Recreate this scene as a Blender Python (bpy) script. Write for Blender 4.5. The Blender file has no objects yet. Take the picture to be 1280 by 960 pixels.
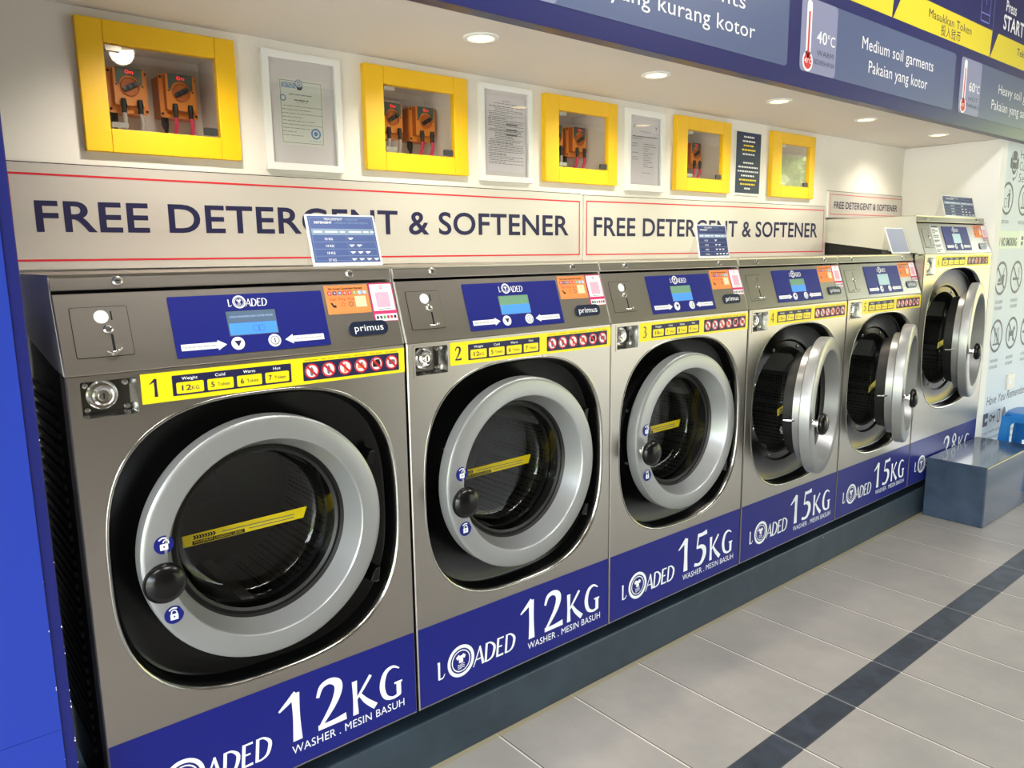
import bpy, math, random
from mathutils import Vector, Matrix
from mathutils.geometry import tessellate_polygon
random.seed(7)
SC = bpy.context.scene
COL = SC.collection
PI = math.pi

# ------------------------------------------------------------------ colour and materials
def lin(r, g, b):
    f = lambda c: (c/255/12.92) if c/255 <= .04045 else ((c/255+.055)/1.055)**2.4
    return (f(r), f(g), f(b), 1)

class NT:
    def __init__(s, tree): s.t = tree
    def n(s, typ, **kw):
        nd = s.t.nodes.new(typ)
        for k, v in kw.items(): setattr(nd, k, v)
        return nd
    def link(s, a, b): s.t.links.new(a, b)
    def math(s, op, a, b=None, c=None):
        nd = s.n('ShaderNodeMath', operation=op)
        for i, x in enumerate((a, b, c)):
            if x is None: continue
            if isinstance(x, (int, float)): nd.inputs[i].default_value = x
            else: s.link(x, nd.inputs[i])
        return nd.outputs[0]
    def mix(s, fac, a, b):
        nd = s.n('ShaderNodeMix', data_type='RGBA')
        for sock, x in ((nd.inputs[0], fac), (nd.inputs[6], a), (nd.inputs[7], b)):
            if isinstance(x, (int, float)): sock.default_value = x
            elif isinstance(x, tuple): sock.default_value = x
            else: s.link(x, sock)
        return nd.outputs[2]
    def ramp(s, fac, stops):
        nd = s.n('ShaderNodeValToRGB')
        cr = nd.color_ramp
        while len(cr.elements) < len(stops): cr.elements.new(.5)
        for e, (p, c) in zip(cr.elements, stops): e.position = p; e.color = c
        s.link(fac, nd.inputs[0])
        return nd.outputs[0]

MATS = {}
def mat(name, rgb, rough=.5, metal=0, emit=None, estr=0, noise=0, nscale=8, coat=0, spec=.5, bump=0, bscale=60, stretch=None):
    if name in MATS: return MATS[name]
    m = bpy.data.materials.new(name); m.use_nodes = True
    t = NT(m.node_tree); b = m.node_tree.nodes['Principled BSDF']
    c = lin(*rgb)
    b.inputs['Base Color'].default_value = c
    b.inputs['Roughness'].default_value = rough
    b.inputs['Metallic'].default_value = metal
    b.inputs['Specular IOR Level'].default_value = spec
    b.inputs['Coat Weight'].default_value = coat
    tc = None
    def coords():
        nonlocal tc
        if tc is None:
            tn = t.n('ShaderNodeTexCoord')
            if stretch:
                mp = t.n('ShaderNodeMapping'); mp.inputs['Scale'].default_value = stretch
                t.link(tn.outputs['Object'], mp.inputs[0]); tc = mp.outputs[0]
            else: tc = tn.outputs['Object']
        return tc
    if noise:
        nz = t.n('ShaderNodeTexNoise'); nz.inputs['Scale'].default_value = nscale; nz.inputs['Detail'].default_value = 5
        t.link(coords(), nz.inputs['Vector'])
        lo = tuple(max(0, x*(1-noise)) for x in c[:3])+(1,); hi = tuple(min(1, x*(1+noise)) for x in c[:3])+(1,)
        t.link(t.ramp(nz.outputs[0], [(.3, lo), (.7, hi)]), b.inputs['Base Color'])
    if bump:
        nz = t.n('ShaderNodeTexNoise'); nz.inputs['Scale'].default_value = bscale; nz.inputs['Detail'].default_value = 3
        t.link(coords(), nz.inputs['Vector'])
        bp = t.n('ShaderNodeBump'); bp.inputs['Strength'].default_value = bump; bp.inputs['Distance'].default_value = .002
        t.link(nz.outputs[0], bp.inputs['Height']); t.link(bp.outputs[0], b.inputs['Normal'])
    if emit:
        b.inputs['Emission Color'].default_value = lin(*emit); b.inputs['Emission Strength'].default_value = estr
    MATS[name] = m
    return m

def glass_mat(name, tint=(1, 1, 1, 1), ior=1.5):
    m = bpy.data.materials.new(name); m.use_nodes = True
    nt = m.node_tree; nt.nodes.clear(); t = NT(nt)
    out = t.n('ShaderNodeOutputMaterial'); mx = t.n('ShaderNodeMixShader')
    tr = t.n('ShaderNodeBsdfTransparent'); tr.inputs[0].default_value = tint
    gl = t.n('ShaderNodeBsdfGlossy'); gl.inputs['Roughness'].default_value = .01
    fr = t.n('ShaderNodeFresnel'); ge = t.n('ShaderNodeNewGeometry')
    t.link(t.math('ADD', t.math('MULTIPLY', ge.outputs['Backfacing'], 1/ior-ior), ior), fr.inputs[0])
    t.link(fr.outputs[0], mx.inputs[0]); t.link(tr.outputs[0], mx.inputs[1]); t.link(gl.outputs[0], mx.inputs[2])
    t.link(mx.outputs[0], out.inputs[0])
    return m

def steel_mat():
    m = bpy.data.materials.new('brushed_steel'); m.use_nodes = True
    t = NT(m.node_tree); b = m.node_tree.nodes['Principled BSDF']
    b.inputs['Base Color'].default_value = lin(*STEEL); b.inputs['Metallic'].default_value = 1
    b.inputs['Roughness'].default_value = .3
    tn = t.n('ShaderNodeTexCoord'); mp = t.n('ShaderNodeMapping'); mp.inputs['Scale'].default_value = (3, 3, 420)
    t.link(tn.outputs['Object'], mp.inputs[0])
    nz = t.n('ShaderNodeTexNoise'); nz.inputs['Scale'].default_value = 1.5; nz.inputs['Detail'].default_value = 3
    t.link(mp.outputs[0], nz.inputs['Vector'])
    mr = t.n('ShaderNodeMapRange'); mr.inputs[3].default_value = .25; mr.inputs[4].default_value = .38
    t.link(nz.outputs[0], mr.inputs[0]); t.link(mr.outputs[0], b.inputs['Roughness'])
    bp = t.n('ShaderNodeBump'); bp.inputs['Strength'].default_value = .06; bp.inputs['Distance'].default_value = .001
    t.link(nz.outputs[0], bp.inputs['Height']); t.link(bp.outputs[0], b.inputs['Normal'])
    return m
STEEL = (176, 171, 164)
M_STEEL = steel_mat()
M_CHROME = mat('polished_steel', (225, 225, 222), .12, 1)
M_TRIM = mat('satin_steel_lip', (178, 176, 170), .2, 1)
M_SIDE = mat('light_side_sheet', (206, 207, 200), .42, .35)
M_SCREW = mat('zinc_screw', (205, 205, 205), .22, 1)
M_DARKST = mat('shadow_gap_metal', (40, 38, 36), .5, .5)
M_BLACK = mat('gloss_black_plastic', (12, 12, 13), .22, spec=.32)
M_BLACKM = mat('matt_black_body', (20, 20, 21), .55)
M_RUBBER = mat('black_rubber', (18, 18, 19), .45)
M_RING = mat('silver_door_paint', (158, 160, 161), .33, .5)
M_FLANGE = mat('pale_grey_flange', (150, 150, 150), .3, .6)
M_NAVY = mat('royal_blue_vinyl', (22, 30, 118), .42, spec=.25)
M_KICK = mat('kick_band_vinyl', (18, 26, 116), .34, spec=.35)
M_WHITE = mat('white_print', (236, 240, 246), .45)
M_YEL = mat('yellow_label', (250, 226, 20), .4)
M_INK = mat('navy_ink', (20, 20, 70), .5)
M_BLACKINK = mat('black_ink', (22, 22, 26), .5)
M_RED = mat('red_ink', (206, 28, 46), .45)
M_ORANGE = mat('orange_sticker', (244, 140, 74), .5)
M_PINK = mat('magenta_ink', (206, 34, 104), .5)
M_BADGE = mat('badge_navy', (22, 32, 58), .3)
M_HOLE = mat('dark_hole', (8, 8, 8), .8)
M_GLASS = glass_mat('door_glass', (.86, .87, .87, 1))
M_PANE = glass_mat('cabinet_glass', (1, 1, 1, 1), 1.62)
M_ACRYL = mat('clear_acrylic_edge', (226, 232, 234), .15)
M_WALL = mat('cream_wall_paint', (232, 230, 223), .7, noise=.03, nscale=3)
M_CEIL = mat('ceiling_paint', (214, 211, 204), .8, noise=.02, nscale=2)
M_SIGN = mat('silver_sign_board', (206, 203, 198), .34, .25)
M_POST = mat('navy_post', (6, 18, 104), .5)  # deeper blue than the sheet on its front
M_SHEET = mat('cobalt_vinyl', (26, 54, 164), .45)
M_CAB = mat('yellow_cabinet_paint', (240, 192, 10), .42, noise=.03, nscale=6)
M_NICHE = mat('niche_white', (232, 228, 220), .6)
M_PUMP = mat('orange_pump_plastic', (240, 150, 52), .4)
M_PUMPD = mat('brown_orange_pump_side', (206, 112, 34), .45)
M_PGREY = mat('pump_grey_green_label', (84, 104, 98), .4)
M_HOSEP = mat('pink_hose', (226, 62, 104), .3)
M_HOSEC = mat('clear_hose', (196, 190, 186), .3)
M_LED = mat('red_led_digits', (255, 40, 40), .4, emit=(255, 40, 44), estr=1.2)
M_FRAME = mat('white_frame_paint', (232, 236, 236), .45)
M_MATBOARD = mat('grey_mount_board', (206, 204, 208), .6)
M_PAPER = mat('pale_green_certificate_paper', (208, 214, 208), .7)
M_PAPERW = mat('white_document_paper', (214, 212, 220), .7)
M_GREYINK = mat('grey_ink', (110, 112, 118), .6)
M_BLUEINK = mat('blue_stamp_ink', (84, 128, 186), .6)
M_HEAD = mat('header_navy', (34, 38, 98), .3)
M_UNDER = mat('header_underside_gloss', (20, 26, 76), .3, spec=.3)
M_PANEL = mat('header_panel_slate_blue', (82, 96, 134), .35)
M_TEMP = mat('header_tile_lilac', (132, 138, 172), .4)
M_HYEL = mat('header_yellow', (224, 208, 48), .4)
M_THRED = mat('thermometer_red', (206, 50, 54), .4)
M_LILAC = mat('lilac_outline', (118, 124, 206), .4)
M_SLATEINK = mat('slate_ink', (62, 74, 104), .5)
M_ICONWALL = mat('pale_blue_wall_vinyl', (210, 223, 236), .5, spec=.3)
M_MINT = mat('mint_sticker', (206, 226, 216), .45)
M_STOOL = mat('blue_stool_plastic', (22, 112, 190), .35)
M_PLACARD = mat('placard_blue', (72, 92, 150), .35)
M_PLACHEAD = mat('placard_pale_row', (132, 156, 182), .35)
M_PLACARDN = mat('placard_navy', (44, 54, 104), .4)
M_COIN = mat('dark_coin_box_plate', (92, 90, 86), .22, .9)
M_BACK = mat('drum_back_steel', (92, 92, 92), .35, .85)
M_CLIP = mat('clip_steel', (190, 186, 178), .25, .9)
M_CLIPD = mat('clip_dark', (70, 72, 74), .35, .5)

def lcd(name, rgb, s): return mat(name, rgb, .25, emit=rgb, estr=s)
M_LCDU = lcd('lcd_grey_top', (80, 98, 122), .35)
M_LCDG = lcd('lcd_green_top', (100, 138, 112), .35)
M_LCDB = lcd('lcd_blue_bottom', (66, 126, 236), .6)
M_LCDP = lcd('lcd_pale', (138, 168, 170), .4)

# perforated drum
def drum_mat():
    m = bpy.data.materials.new('perforated_drum'); m.use_nodes = True
    t = NT(m.node_tree); b = m.node_tree.nodes['Principled BSDF']
    b.inputs['Metallic'].default_value = .8; b.inputs['Roughness'].default_value = .35
    tn = t.n('ShaderNodeTexCoord')
    vo = t.n('ShaderNodeTexVoronoi'); vo.inputs['Scale'].default_value = 85; vo.inputs['Randomness'].default_value = .15
    t.link(tn.outputs['Object'], vo.inputs['Vector'])
    k = t.math('LESS_THAN', vo.outputs['Distance'], .34)
    t.link(t.mix(k, lin(96, 96, 96), lin(6, 6, 6)), b.inputs['Base Color'])
    return m
M_DRUM = drum_mat()

def slate_mat(name, base, rough, speck=True):
    m = bpy.data.materials.new(name); m.use_nodes = True
    t = NT(m.node_tree); b = m.node_tree.nodes['Principled BSDF']
    b.inputs['Roughness'].default_value = rough
    tn = t.n('ShaderNodeTexCoord')
    nz = t.n('ShaderNodeTexNoise'); nz.inputs['Scale'].default_value = 7; nz.inputs['Detail'].default_value = 6; nz.inputs['Distortion'].default_value = 1.2
    t.link(tn.outputs['Object'], nz.inputs['Vector'])
    c = lin(*base)
    col = t.ramp(nz.outputs[0], [(.3, tuple(x*.78 for x in c[:3])+(1,)), (.72, tuple(x*1.25 for x in c[:3])+(1,))])
    if speck:
        vo = t.n('ShaderNodeTexVoronoi'); vo.inputs['Scale'].default_value = 7
        t.link(tn.outputs['Object'], vo.inputs['Vector'])
        col = t.mix(t.math('LESS_THAN', vo.outputs['Distance'], .022), col, lin(190, 196, 200))
    t.link(col, b.inputs['Base Color'])
    return m
M_PLINTH = slate_mat('slate_green_plinth_paint', (44, 57, 68), .38)
M_BLOCK = slate_mat('polished_slate_block', (54, 68, 88), .12, False)

def floor_mat():
    m = bpy.data.materials.new('floor_tiles'); m.use_nodes = True
    t = NT(m.node_tree); b = m.node_tree.nodes['Principled BSDF']
    tn = t.n('ShaderNodeTexCoord'); sp = t.n('ShaderNodeSeparateXYZ')
    t.link(tn.outputs['Object'], sp.inputs[0])
    X, Y = sp.outputs[0], sp.outputs[1]
    P, X0 = .296, .6689
    u = t.math('DIVIDE', t.math('SUBTRACT', X, X0), P)
    idx = t.math('FLOOR', u); d = t.math('MULTIPLY', t.math('FRACT', u), P)
    lite = t.math('LESS_THAN', d, .0045)
    dark = t.math('MULTIPLY', t.math('LESS_THAN', d, .0085), t.math('SUBTRACT', 1, lite))
    # rows along y: plinth..strip, strip, beyond
    strip = t.math('MULTIPLY', t.math('GREATER_THAN', Y, -.5915), t.math('LESS_THAN', Y, -.5027))
    v = t.math('DIVIDE', t.math('SUBTRACT', Y, -.5915), .6)
    row = t.math('FLOOR', v)
    dy = t.math('MULTIPLY', t.math('FRACT', v), .6)
    ylite = t.math('MULTIPLY', t.math('LESS_THAN', dy, .003), t.math('LESS_THAN', Y, -.65))
    wn = t.n('ShaderNodeTexWhiteNoise', noise_dimensions='2D'); cb = t.n('ShaderNodeCombineXYZ')
    t.link(idx, cb.inputs[0]); t.link(row, cb.inputs[1]); t.link(cb.outputs[0], wn.inputs['Vector'])
    nz = t.n('ShaderNodeTexNoise'); nz.inputs['Scale'].default_value = 2.6; nz.inputs['Detail'].default_value = 8; nz.inputs['Roughness'].default_value = .65
    t.link(tn.outputs['Object'], nz.inputs['Vector'])
    base = t.ramp(nz.outputs[0], [(.28, lin(140, 137, 132)), (.5, lin(154, 150, 143)), (.74, lin(170, 165, 156))])
    base = t.mix(t.math('MULTIPLY', wn.outputs[0], .22), base, lin(140, 138, 134))
    ns = t.n('ShaderNodeTexNoise'); ns.inputs['Scale'].default_value = 9; ns.inputs['Detail'].default_value = 7; ns.inputs['Distortion'].default_value = 1.5
    t.link(tn.outputs['Object'], ns.inputs['Vector'])
    sc = t.ramp(ns.outputs[0], [(.3, lin(36, 41, 49)), (.7, lin(60, 68, 80))])
    col = t.mix(strip, base, sc)
    e1 = t.math('LESS_THAN', t.math('ABSOLUTE', t.math('SUBTRACT', Y, -.5027)), .0025)
    e2 = t.math('LESS_THAN', t.math('ABSOLUTE', t.math('SUBTRACT', Y, -.5915)), .0025)
    col = t.mix(t.math('MAXIMUM', e1, e2), col, lin(58, 60, 62))
    gl = t.mix(strip, lin(216, 212, 204), lin(120, 124, 128))
    col = t.mix(t.math('MAXIMUM', lite, ylite), col, gl)
    col = t.mix(dark, col, lin(84, 80, 74))
    # dust line at the plinth foot
    dust = t.math('MULTIPLY', t.math('GREATER_THAN', Y, -.006), .75)
    col = t.mix(dust, col, lin(150, 140, 108))
    t.link(col, b.inputs['Base Color'])
    b.inputs['Roughness'].default_value = .42
    bp = t.n('ShaderNodeBump'); bp.inputs['Strength'].default_value = .5; bp.inputs['Distance'].default_value = .002
    t.link(t.math('SUBTRACT', 1, t.math('MAXIMUM', lite, dark)), bp.inputs['Height']); t.link(bp.outputs[0], b.inputs['Normal'])
    return m
M_FLOOR = floor_mat()

# ------------------------------------------------------------------ mesh builder
class Frame:
    def __init__(s, o, U, V):
        s.o = Vector(o); s.U = Vector(U).normalized(); s.V = Vector(V).normalized(); s.N = s.U.cross(s.V)
    def __call__(s, u, v, w=0): return s.o+s.U*u+s.V*v+s.N*w
def front(x=0, y=0, z=0): return Frame((x, y, z), (1, 0, 0), (0, 0, 1))

class MB:
    def __init__(s): s.v = []; s.f = []; s.m = []; s.mats = []
    def mi(s, m):
        if m not in s.mats: s.mats.append(m)
        return s.mats.index(m)
    def face(s, pts, m):
        i = len(s.v); s.v += [Vector(p) for p in pts]; s.f.append(tuple(range(i, i+len(pts)))); s.m.append(s.mi(m))
    def box(s, x0, x1, y0, y1, z0, z1, m):
        p = [Vector((x, y, z)) for z in (z0, z1) for y in (y0, y1) for x in (x0, x1)]
        i = len(s.v); s.v += p; k = s.mi(m)
        for q in ((0, 2, 3, 1), (4, 5, 7, 6), (0, 1, 5, 4), (2, 6, 7, 3), (0, 4, 6, 2), (1, 3, 7, 5)):
            s.f.append(tuple(i+a for a in q)); s.m.append(k)
    def prism(s, F, pts, w0, w1, m, holes=(), sidem=None):
        loops = [list(pts)]+[list(h) for h in holes]
        k = s.mi(m); ks = s.mi(sidem or m)
        tri = tessellate_polygon([[Vector((a, b, 0)) for a, b in L] for L in loops])
        flat = [q for L in loops for q in L]
        i = len(s.v)
        s.v += [F(a, b, w1) for a, b in flat]+[F(a, b, w0) for a, b in flat]
        n = len(flat)
        for t in tri:
            a, b, c = (flat[j] for j in t)
            ar = (b[0]-a[0])*(c[1]-a[1])-(c[0]-a[0])*(b[1]-a[1])
            t = t if ar > 0 else (t[0], t[2], t[1])
            s.f.append(tuple(i+j for j in t)); s.m.append(k)
            s.f.append(tuple(i+n+j for j in reversed(t))); s.m.append(k)
        o = 0
        for li, L in enumerate(loops):
            A = sum(L[j][0]*L[(j+1) % len(L)][1]-L[(j+1) % len(L)][0]*L[j][1] for j in range(len(L)))
            fw = (A > 0) == (li == 0)
            for j in range(len(L)):
                a = i+o+j; b = i+o+(j+1) % len(L)
                s.f.append((a+n, b+n, b, a) if fw else (b+n, a+n, a, b)); s.m.append(ks)
            o += len(L)
    def flat(s, F, pts, w, m):
        k = s.mi(m); tri = tessellate_polygon([[Vector((a, b, 0)) for a, b in pts]])
        i = len(s.v); s.v += [F(a, b, w) for a, b in pts]
        for t in tri:
            a, b, c = (pts[j] for j in t)
            ar = (b[0]-a[0])*(c[1]-a[1])-(c[0]-a[0])*(b[1]-a[1])
            t = t if ar > 0 else (t[0], t[2], t[1])
            s.f.append(tuple(i+j for j in t)); s.m.append(k)
    def rect(s, F, u0, u1, v0, v1, w, m): s.flat(F, [(u0, v0), (u1, v0), (u1, v1), (u0, v1)], w, m)
    def rrect(s, F, u0, u1, v0, v1, r, w0, w1, m, sidem=None): s.prism(F, rr(u0, u1, v0, v1, r), w0, w1, m, sidem=sidem)
    def outline(s, F, pts, inner, w, m):
        i = len(s.v); n = len(pts); k = s.mi(m)
        s.v += [F(a, b, w) for a, b in pts]+[F(a, b, w) for a, b in inner]
        for j in range(n):
            q = (j+1) % n
            s.f.append((i+j, i+q, i+n+q, i+n+j)); s.m.append(k)
    def ring(s, F, u, v, r0, r1, w, m, n=28, sx=1):
        s.outline(F, circ(u, v, r1, n, sx), circ(u, v, r0, n, sx), w, m)
    def disc(s, F, u, v, r, w, m, n=24): s.flat(F, circ(u, v, r, n), w, m)
    def lathe(s, F, u, v, prof, m, n=48):
        # prof: list of (r, w) or (r, w, material) ; material applies to the band up to that point
        i = len(s.v); rows = []
        for q in prof:
            r, w = q[0], q[1]
            if r < 1e-6: rows.append([len(s.v)]); s.v.append(F(u, v, w))
            else:
                rows.append(list(range(len(s.v), len(s.v)+n)))
                s.v += [F(u+r*math.cos(2*PI*j/n), v+r*math.sin(2*PI*j/n), w) for j in range(n)]
        for a in range(len(prof)-1):
            k = s.mi(prof[a+1][2] if len(prof[a+1]) > 2 else m)
            A, B = rows[a], rows[a+1]
            for j in range(n):
                q = (j+1) % n
                if len(A) == 1 and len(B) == 1: continue
                if len(A) == 1: f = (A[0], B[j], B[q])
                elif len(B) == 1: f = (A[j], B[0], A[q])
                else: f = (A[j], B[j], B[q], A[q])
                s.f.append(f); s.m.append(k)
    def loft(s, loops, mats, cap=None):
        rows = []
        for L in loops:
            rows.append(range(len(s.v), len(s.v)+len(L))); s.v += [Vector(p) for p in L]
        n = len(loops[0])
        for a in range(len(loops)-1):
            k = s.mi(mats[a])
            for j in range(n):
                q = (j+1) % n
                s.f.append((rows[a][j], rows[a][q], rows[a+1][q], rows[a+1][j])); s.m.append(k)
    def tube(s, pts, r, m, n=10, cap=True):
        pts = [Vector(p) for p in pts]; loops = []
        prev = None
        for i, p in enumerate(pts):
            d = (pts[min(i+1, len(pts)-1)]-pts[max(i-1, 0)]).normalized()
            a = d.orthogonal() if prev is None else (prev-d*prev.dot(d))
            a.normalize(); prev = a; b = d.cross(a)
            rr_ = r[i] if isinstance(r, (list, tuple)) else r
            loops.append([p+a*rr_*math.cos(2*PI*j/n)+b*rr_*math.sin(2*PI*j/n) for j in range(n)])
        s.loft(loops, [m]*len(loops))
        if cap: s.face(list(reversed(loops[0])), m); s.face(loops[-1], m)
    def text(s, F, body, u0, u1, v, h, w, m, bold=0, italic=0):
        V, P, hw = text_mesh(body, bold, italic)
        x0 = min(q[0] for q in V); x1 = max(q[0] for q in V)
        if u1 is None: su = h/hw; u1 = u0+(x1-x0)*su
        su = (u1-u0)/(x1-x0); sv = h/hw
        i = len(s.v); k = s.mi(m)
        s.v += [F(u0+(a-x0)*su, v+b*sv, w) for a, b in V]
        for f in P: s.f.append(tuple(i+j for j in f)); s.m.append(k)
    def glyphs(s, F, body, u, v, h, w, m, sx=1, gap=.08, shear=0, small=.76):
        for ch in body:
            k = 1
            if ch in 'kg': ch = ch.upper(); k = small
            st, wd = GLYPH[ch]
            for li, line in enumerate(st): s.stroke(F, [(u+(a*sx+b*shear)*h*k, v+b*h*k, c*h*k*min(1, sx*1.05)) for a, b, c in line], w+li*.00012, m)
            u += (wd+gap)*h*k*sx
        return u
    def stroke(s, F, pts, w, m, seg=6):
        if len(pts) > 2:
            out = []
            for i in range(len(pts)-1):
                p0 = pts[max(i-1, 0)]; p1 = pts[i]; p2 = pts[i+1]; p3 = pts[min(i+2, len(pts)-1)]
                for k in range(seg):
                    t = k/seg
                    out.append(tuple(.5*(2*b+(c-a)*t+(2*a-5*b+4*c-d)*t*t+(3*b-a-3*c+d)*t**3) for a, b, c, d in zip(p0, p1, p2, p3)))
            out.append(pts[-1]); pts = out
        L, R = [], []
        for i, (x, y, t) in enumerate(pts):
            a = pts[max(i-1, 0)]; b = pts[min(i+1, len(pts)-1)]
            dx, dy = b[0]-a[0], b[1]-a[1]; q = math.hypot(dx, dy) or 1
            L.append((x-dy/q*t/2, y+dx/q*t/2)); R.append((x+dy/q*t/2, y-dx/q*t/2))
        i0 = len(s.v); n = len(L); k = s.mi(m)
        s.v += [F(a, b, w) for a, b in R]+[F(a, b, w) for a, b in L]
        for j in range(n-1): s.f.append((i0+j, i0+j+1, i0+n+j+1, i0+n+j)); s.m.append(k)
    def build(s, name, parent=None, origin=(0, 0, 0), smooth=30, bevel=0):
        me = bpy.data.meshes.new(name); o = Vector(origin)
        me.from_pydata([tuple(p-o) for p in s.v], [], s.f)
        for m in s.mats: me.materials.append(m)
        me.polygons.foreach_set('material_index', s.m)
        if smooth:
            me.polygons.foreach_set('use_smooth', [True]*len(me.polygons))
            me.update(); me.set_sharp_from_angle(angle=math.radians(smooth))
        me.update()
        ob = bpy.data.objects.new(name, me); COL.objects.link(ob)
        if parent is not None: ob.parent = parent
        else: ob.location = o
        if bevel:
            b = ob.modifiers.new('edge', 'BEVEL'); b.width = bevel; b.segments = 2; b.limit_method = 'ANGLE'; b.angle_limit = math.radians(40)
        return ob

def circ(u, v, r, n=24, sx=1): return [(u+sx*r*math.cos(2*PI*j/n), v+r*math.sin(2*PI*j/n)) for j in range(n)]
def rr(u0, u1, v0, v1, r, n=5):
    out = []
    for cx, cy, a0 in ((u1-r, v0+r, -90), (u1-r, v1-r, 0), (u0+r, v1-r, 90), (u0+r, v0+r, 180)):
        for j in range(n+1):
            a = math.radians(a0+90*j/n); out.append((cx+r*math.cos(a), cy+r*math.sin(a)))
    return out
def superell(cu, cv, a, b, e=2.8, n=96):
    out = []
    for j in range(n):
        t = 2*PI*j/n; c, s_ = math.cos(t), math.sin(t)
        k = (abs(c)**e+abs(s_)**e)**(-1/e)
        out.append((cu+a*k*c, cv+b*k*s_))
    return out

_TX = {}
def text_mesh(body, bold=0, italic=0):
    key = (body, bold, italic)
    if key not in _TX:
        def mk(t):
            c = bpy.data.curves.new('lettering', 'FONT'); c.body = t; c.size = 1; c.resolution_u = 5 if len(t) > 20 and t.isupper() else 3; c.offset = bold; c.shear = italic; c.space_character = 1.04
            o = bpy.data.objects.new('lettering', c)
            me = bpy.data.meshes.new_from_object(o)
            r = [(q.co.x, q.co.y) for q in me.vertices], [tuple(p.vertices) for p in me.polygons]
            bpy.data.objects.remove(o); bpy.data.curves.remove(c); bpy.data.meshes.remove(me)
            return r
        V, P = mk(body); H, _ = mk('H')
        _TX[key] = (V, P, max(q[1] for q in H))
    return _TX[key]

GLYPH = {
 '1': ([[(.34, 0, .19), (.34, .5, .145), (.34, .99, .17)], [(.0, .72, .04), (.2, .86, .10), (.36, .985, .13)]], .62),
 '2': ([[(.05, .70, .07), (.14, .90, .10), (.32, .955, .12), (.48, .86, .17), (.49, .68, .17), (.36, .42, .13), (.06, .05, .06)], [(.03, .055, .11), (.35, .055, .11), (.64, .075, .15)]], .66),
 '3': ([[(.08, .88, .07), (.28, .96, .1), (.45, .82, .15), (.4, .62, .1), (.22, .54, .05)], [(.22, .54, .05), (.44, .46, .1), (.5, .26, .16), (.38, .06, .1), (.2, .03, .08), (.04, .08, .10)]], .6),
 '4': ([[(.42, 1, .08), (.02, .3, .06)], [(.02, .28, .08), (.62, .28, .08)], [(.44, 1, .14), (.44, 0, .14)]], .64),
 '5': ([[(.16, .94, .12), (.38, .94, .11), (.60, .97, .14)], [(.19, .96, .07), (.13, .55, .06)], [(.13, .56, .06), (.30, .58, .11), (.47, .48, .16), (.49, .28, .17), (.36, .08, .12), (.2, .035, .09), (.02, .07, .11)]], .62),
 '6': ([[(.5, .97, .05), (.25, .8, .1), (.1, .5, .14), (.1, .25, .14), (.25, .03, .09), (.44, .08, .1), (.52, .28, .14), (.44, .5, .1), (.28, .55, .07), (.12, .42, .05)]], .62),
 '8': ([[(.3, .52, .09), (.13, .72, .11), (.3, .96, .08), (.47, .75, .11), (.3, .52, .09), (.07, .25, .13), (.3, .02, .09), (.53, .25, .13), (.3, .52, .09)]], .62),
 'K': ([[(.10, 0, .17), (.10, .5, .13), (.10, 1, .16)], [(.10, .40, .05), (.34, .68, .09), (.60, 1.0, .10)], [(.24, .56, .09), (.44, .28, .15), (.72, .01, .18)]], .74),
 'G': ([[(.66, .86, .04), (.44, .975, .08), (.20, .86, .14), (.09, .5, .17), (.18, .16, .14), (.42, .03, .09), (.66, .08, .11)], [(.62, .46, .15), (.62, .05, .15)], [(.48, .45, .06), (.74, .45, .06)]], .76),
 'A': ([[(.0, 0, .05), (.36, 1, .09)], [(.33, 1, .10), (.62, 0, .16)], [(.14, .34, .06), (.50, .34, .06)]], .64),
 'D': ([[(.10, 0, .14), (.10, 1, .14)], [(.06, .965, .07), (.34, .95, .09), (.60, .72, .15), (.62, .45, .16), (.52, .16, .13), (.30, .04, .08), (.06, .035, .07)]], .72),
 'E': ([[(.10, 0, .14), (.10, 1, .14)], [(.06, .96, .08), (.46, .96, .09)], [(.08, .52, .07), (.38, .52, .08)], [(.06, .04, .08), (.50, .05, .11)]], .54),
 'L': ([[(.12, 0, .13), (.10, 1, .15)], [(.0, .97, .08), (.12, .96, .08)], [(.06, .045, .09), (.36, .05, .08), (.50, .24, .05)]], .56),
}

def logo(mb, F, u0, v, h, w, m, bg, sx=1):
    """L (O) ADED wordmark: ring emblem with a shirt and waves between the letters"""
    mb.glyphs(F, 'L', u0, v+h*.10, h*.92, w, m, sx=.92*sx, shear=.02)
    R = h*.83; cu = u0+h*1.41*sx; cv = v+h*.64
    mb.ring(F, cu, cv, R*.79, R, w+.0005, m, 36, sx*.98)
    mb.ring(F, cu, cv, R*.62, R*.69, w+.0005, m, 36, sx*.98)
    e = lambda a, b: (cu+a*R*sx*.95, cv+b*R)
    mb.flat(F, [e(-.16, -.12), e(.16, -.12), e(.16, .16), e(.28, .10), e(.38, .28), e(.18, .42), e(.08, .34), e(-.08, .34), e(-.18, .42), e(-.38, .28), e(-.28, .10), e(-.16, .16)], w+.0002, m)
    for q in (-.22, -.33, -.44):
        mb.stroke(F, [(*e(-.26, q), .035*h), (*e(-.08, q-.04), .035*h), (*e(.08, q+.03), .035*h), (*e(.26, q), .035*h)], w+.0002, m, 3)
    return mb.glyphs(F, 'ADED', u0+h*2.16*sx, v, h, w, m, sx=1.0*sx, gap=.03, shear=.10)

def empty(name, loc, label, cat, group=None):
    o = bpy.data.objects.new(name, None); COL.objects.link(o); o.location = loc; o.empty_display_size = .1
    o['label'] = label; o['category'] = cat
    if group: o['group'] = group
    return o
def tag(o, label, cat, group=None):
    o['label'] = label; o['category'] = cat
    if group: o['group'] = group
    return o
def struct(o): o['kind'] = 'structure'; return o

# ------------------------------------------------------------------ shell
ZC = 1.905
XR = 4.405
mb = MB(); mb.box(-3.2, 11.2, -5.2, 1.4, -.1, 0, M_FLOOR); struct(mb.build('floor', smooth=0))
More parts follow.
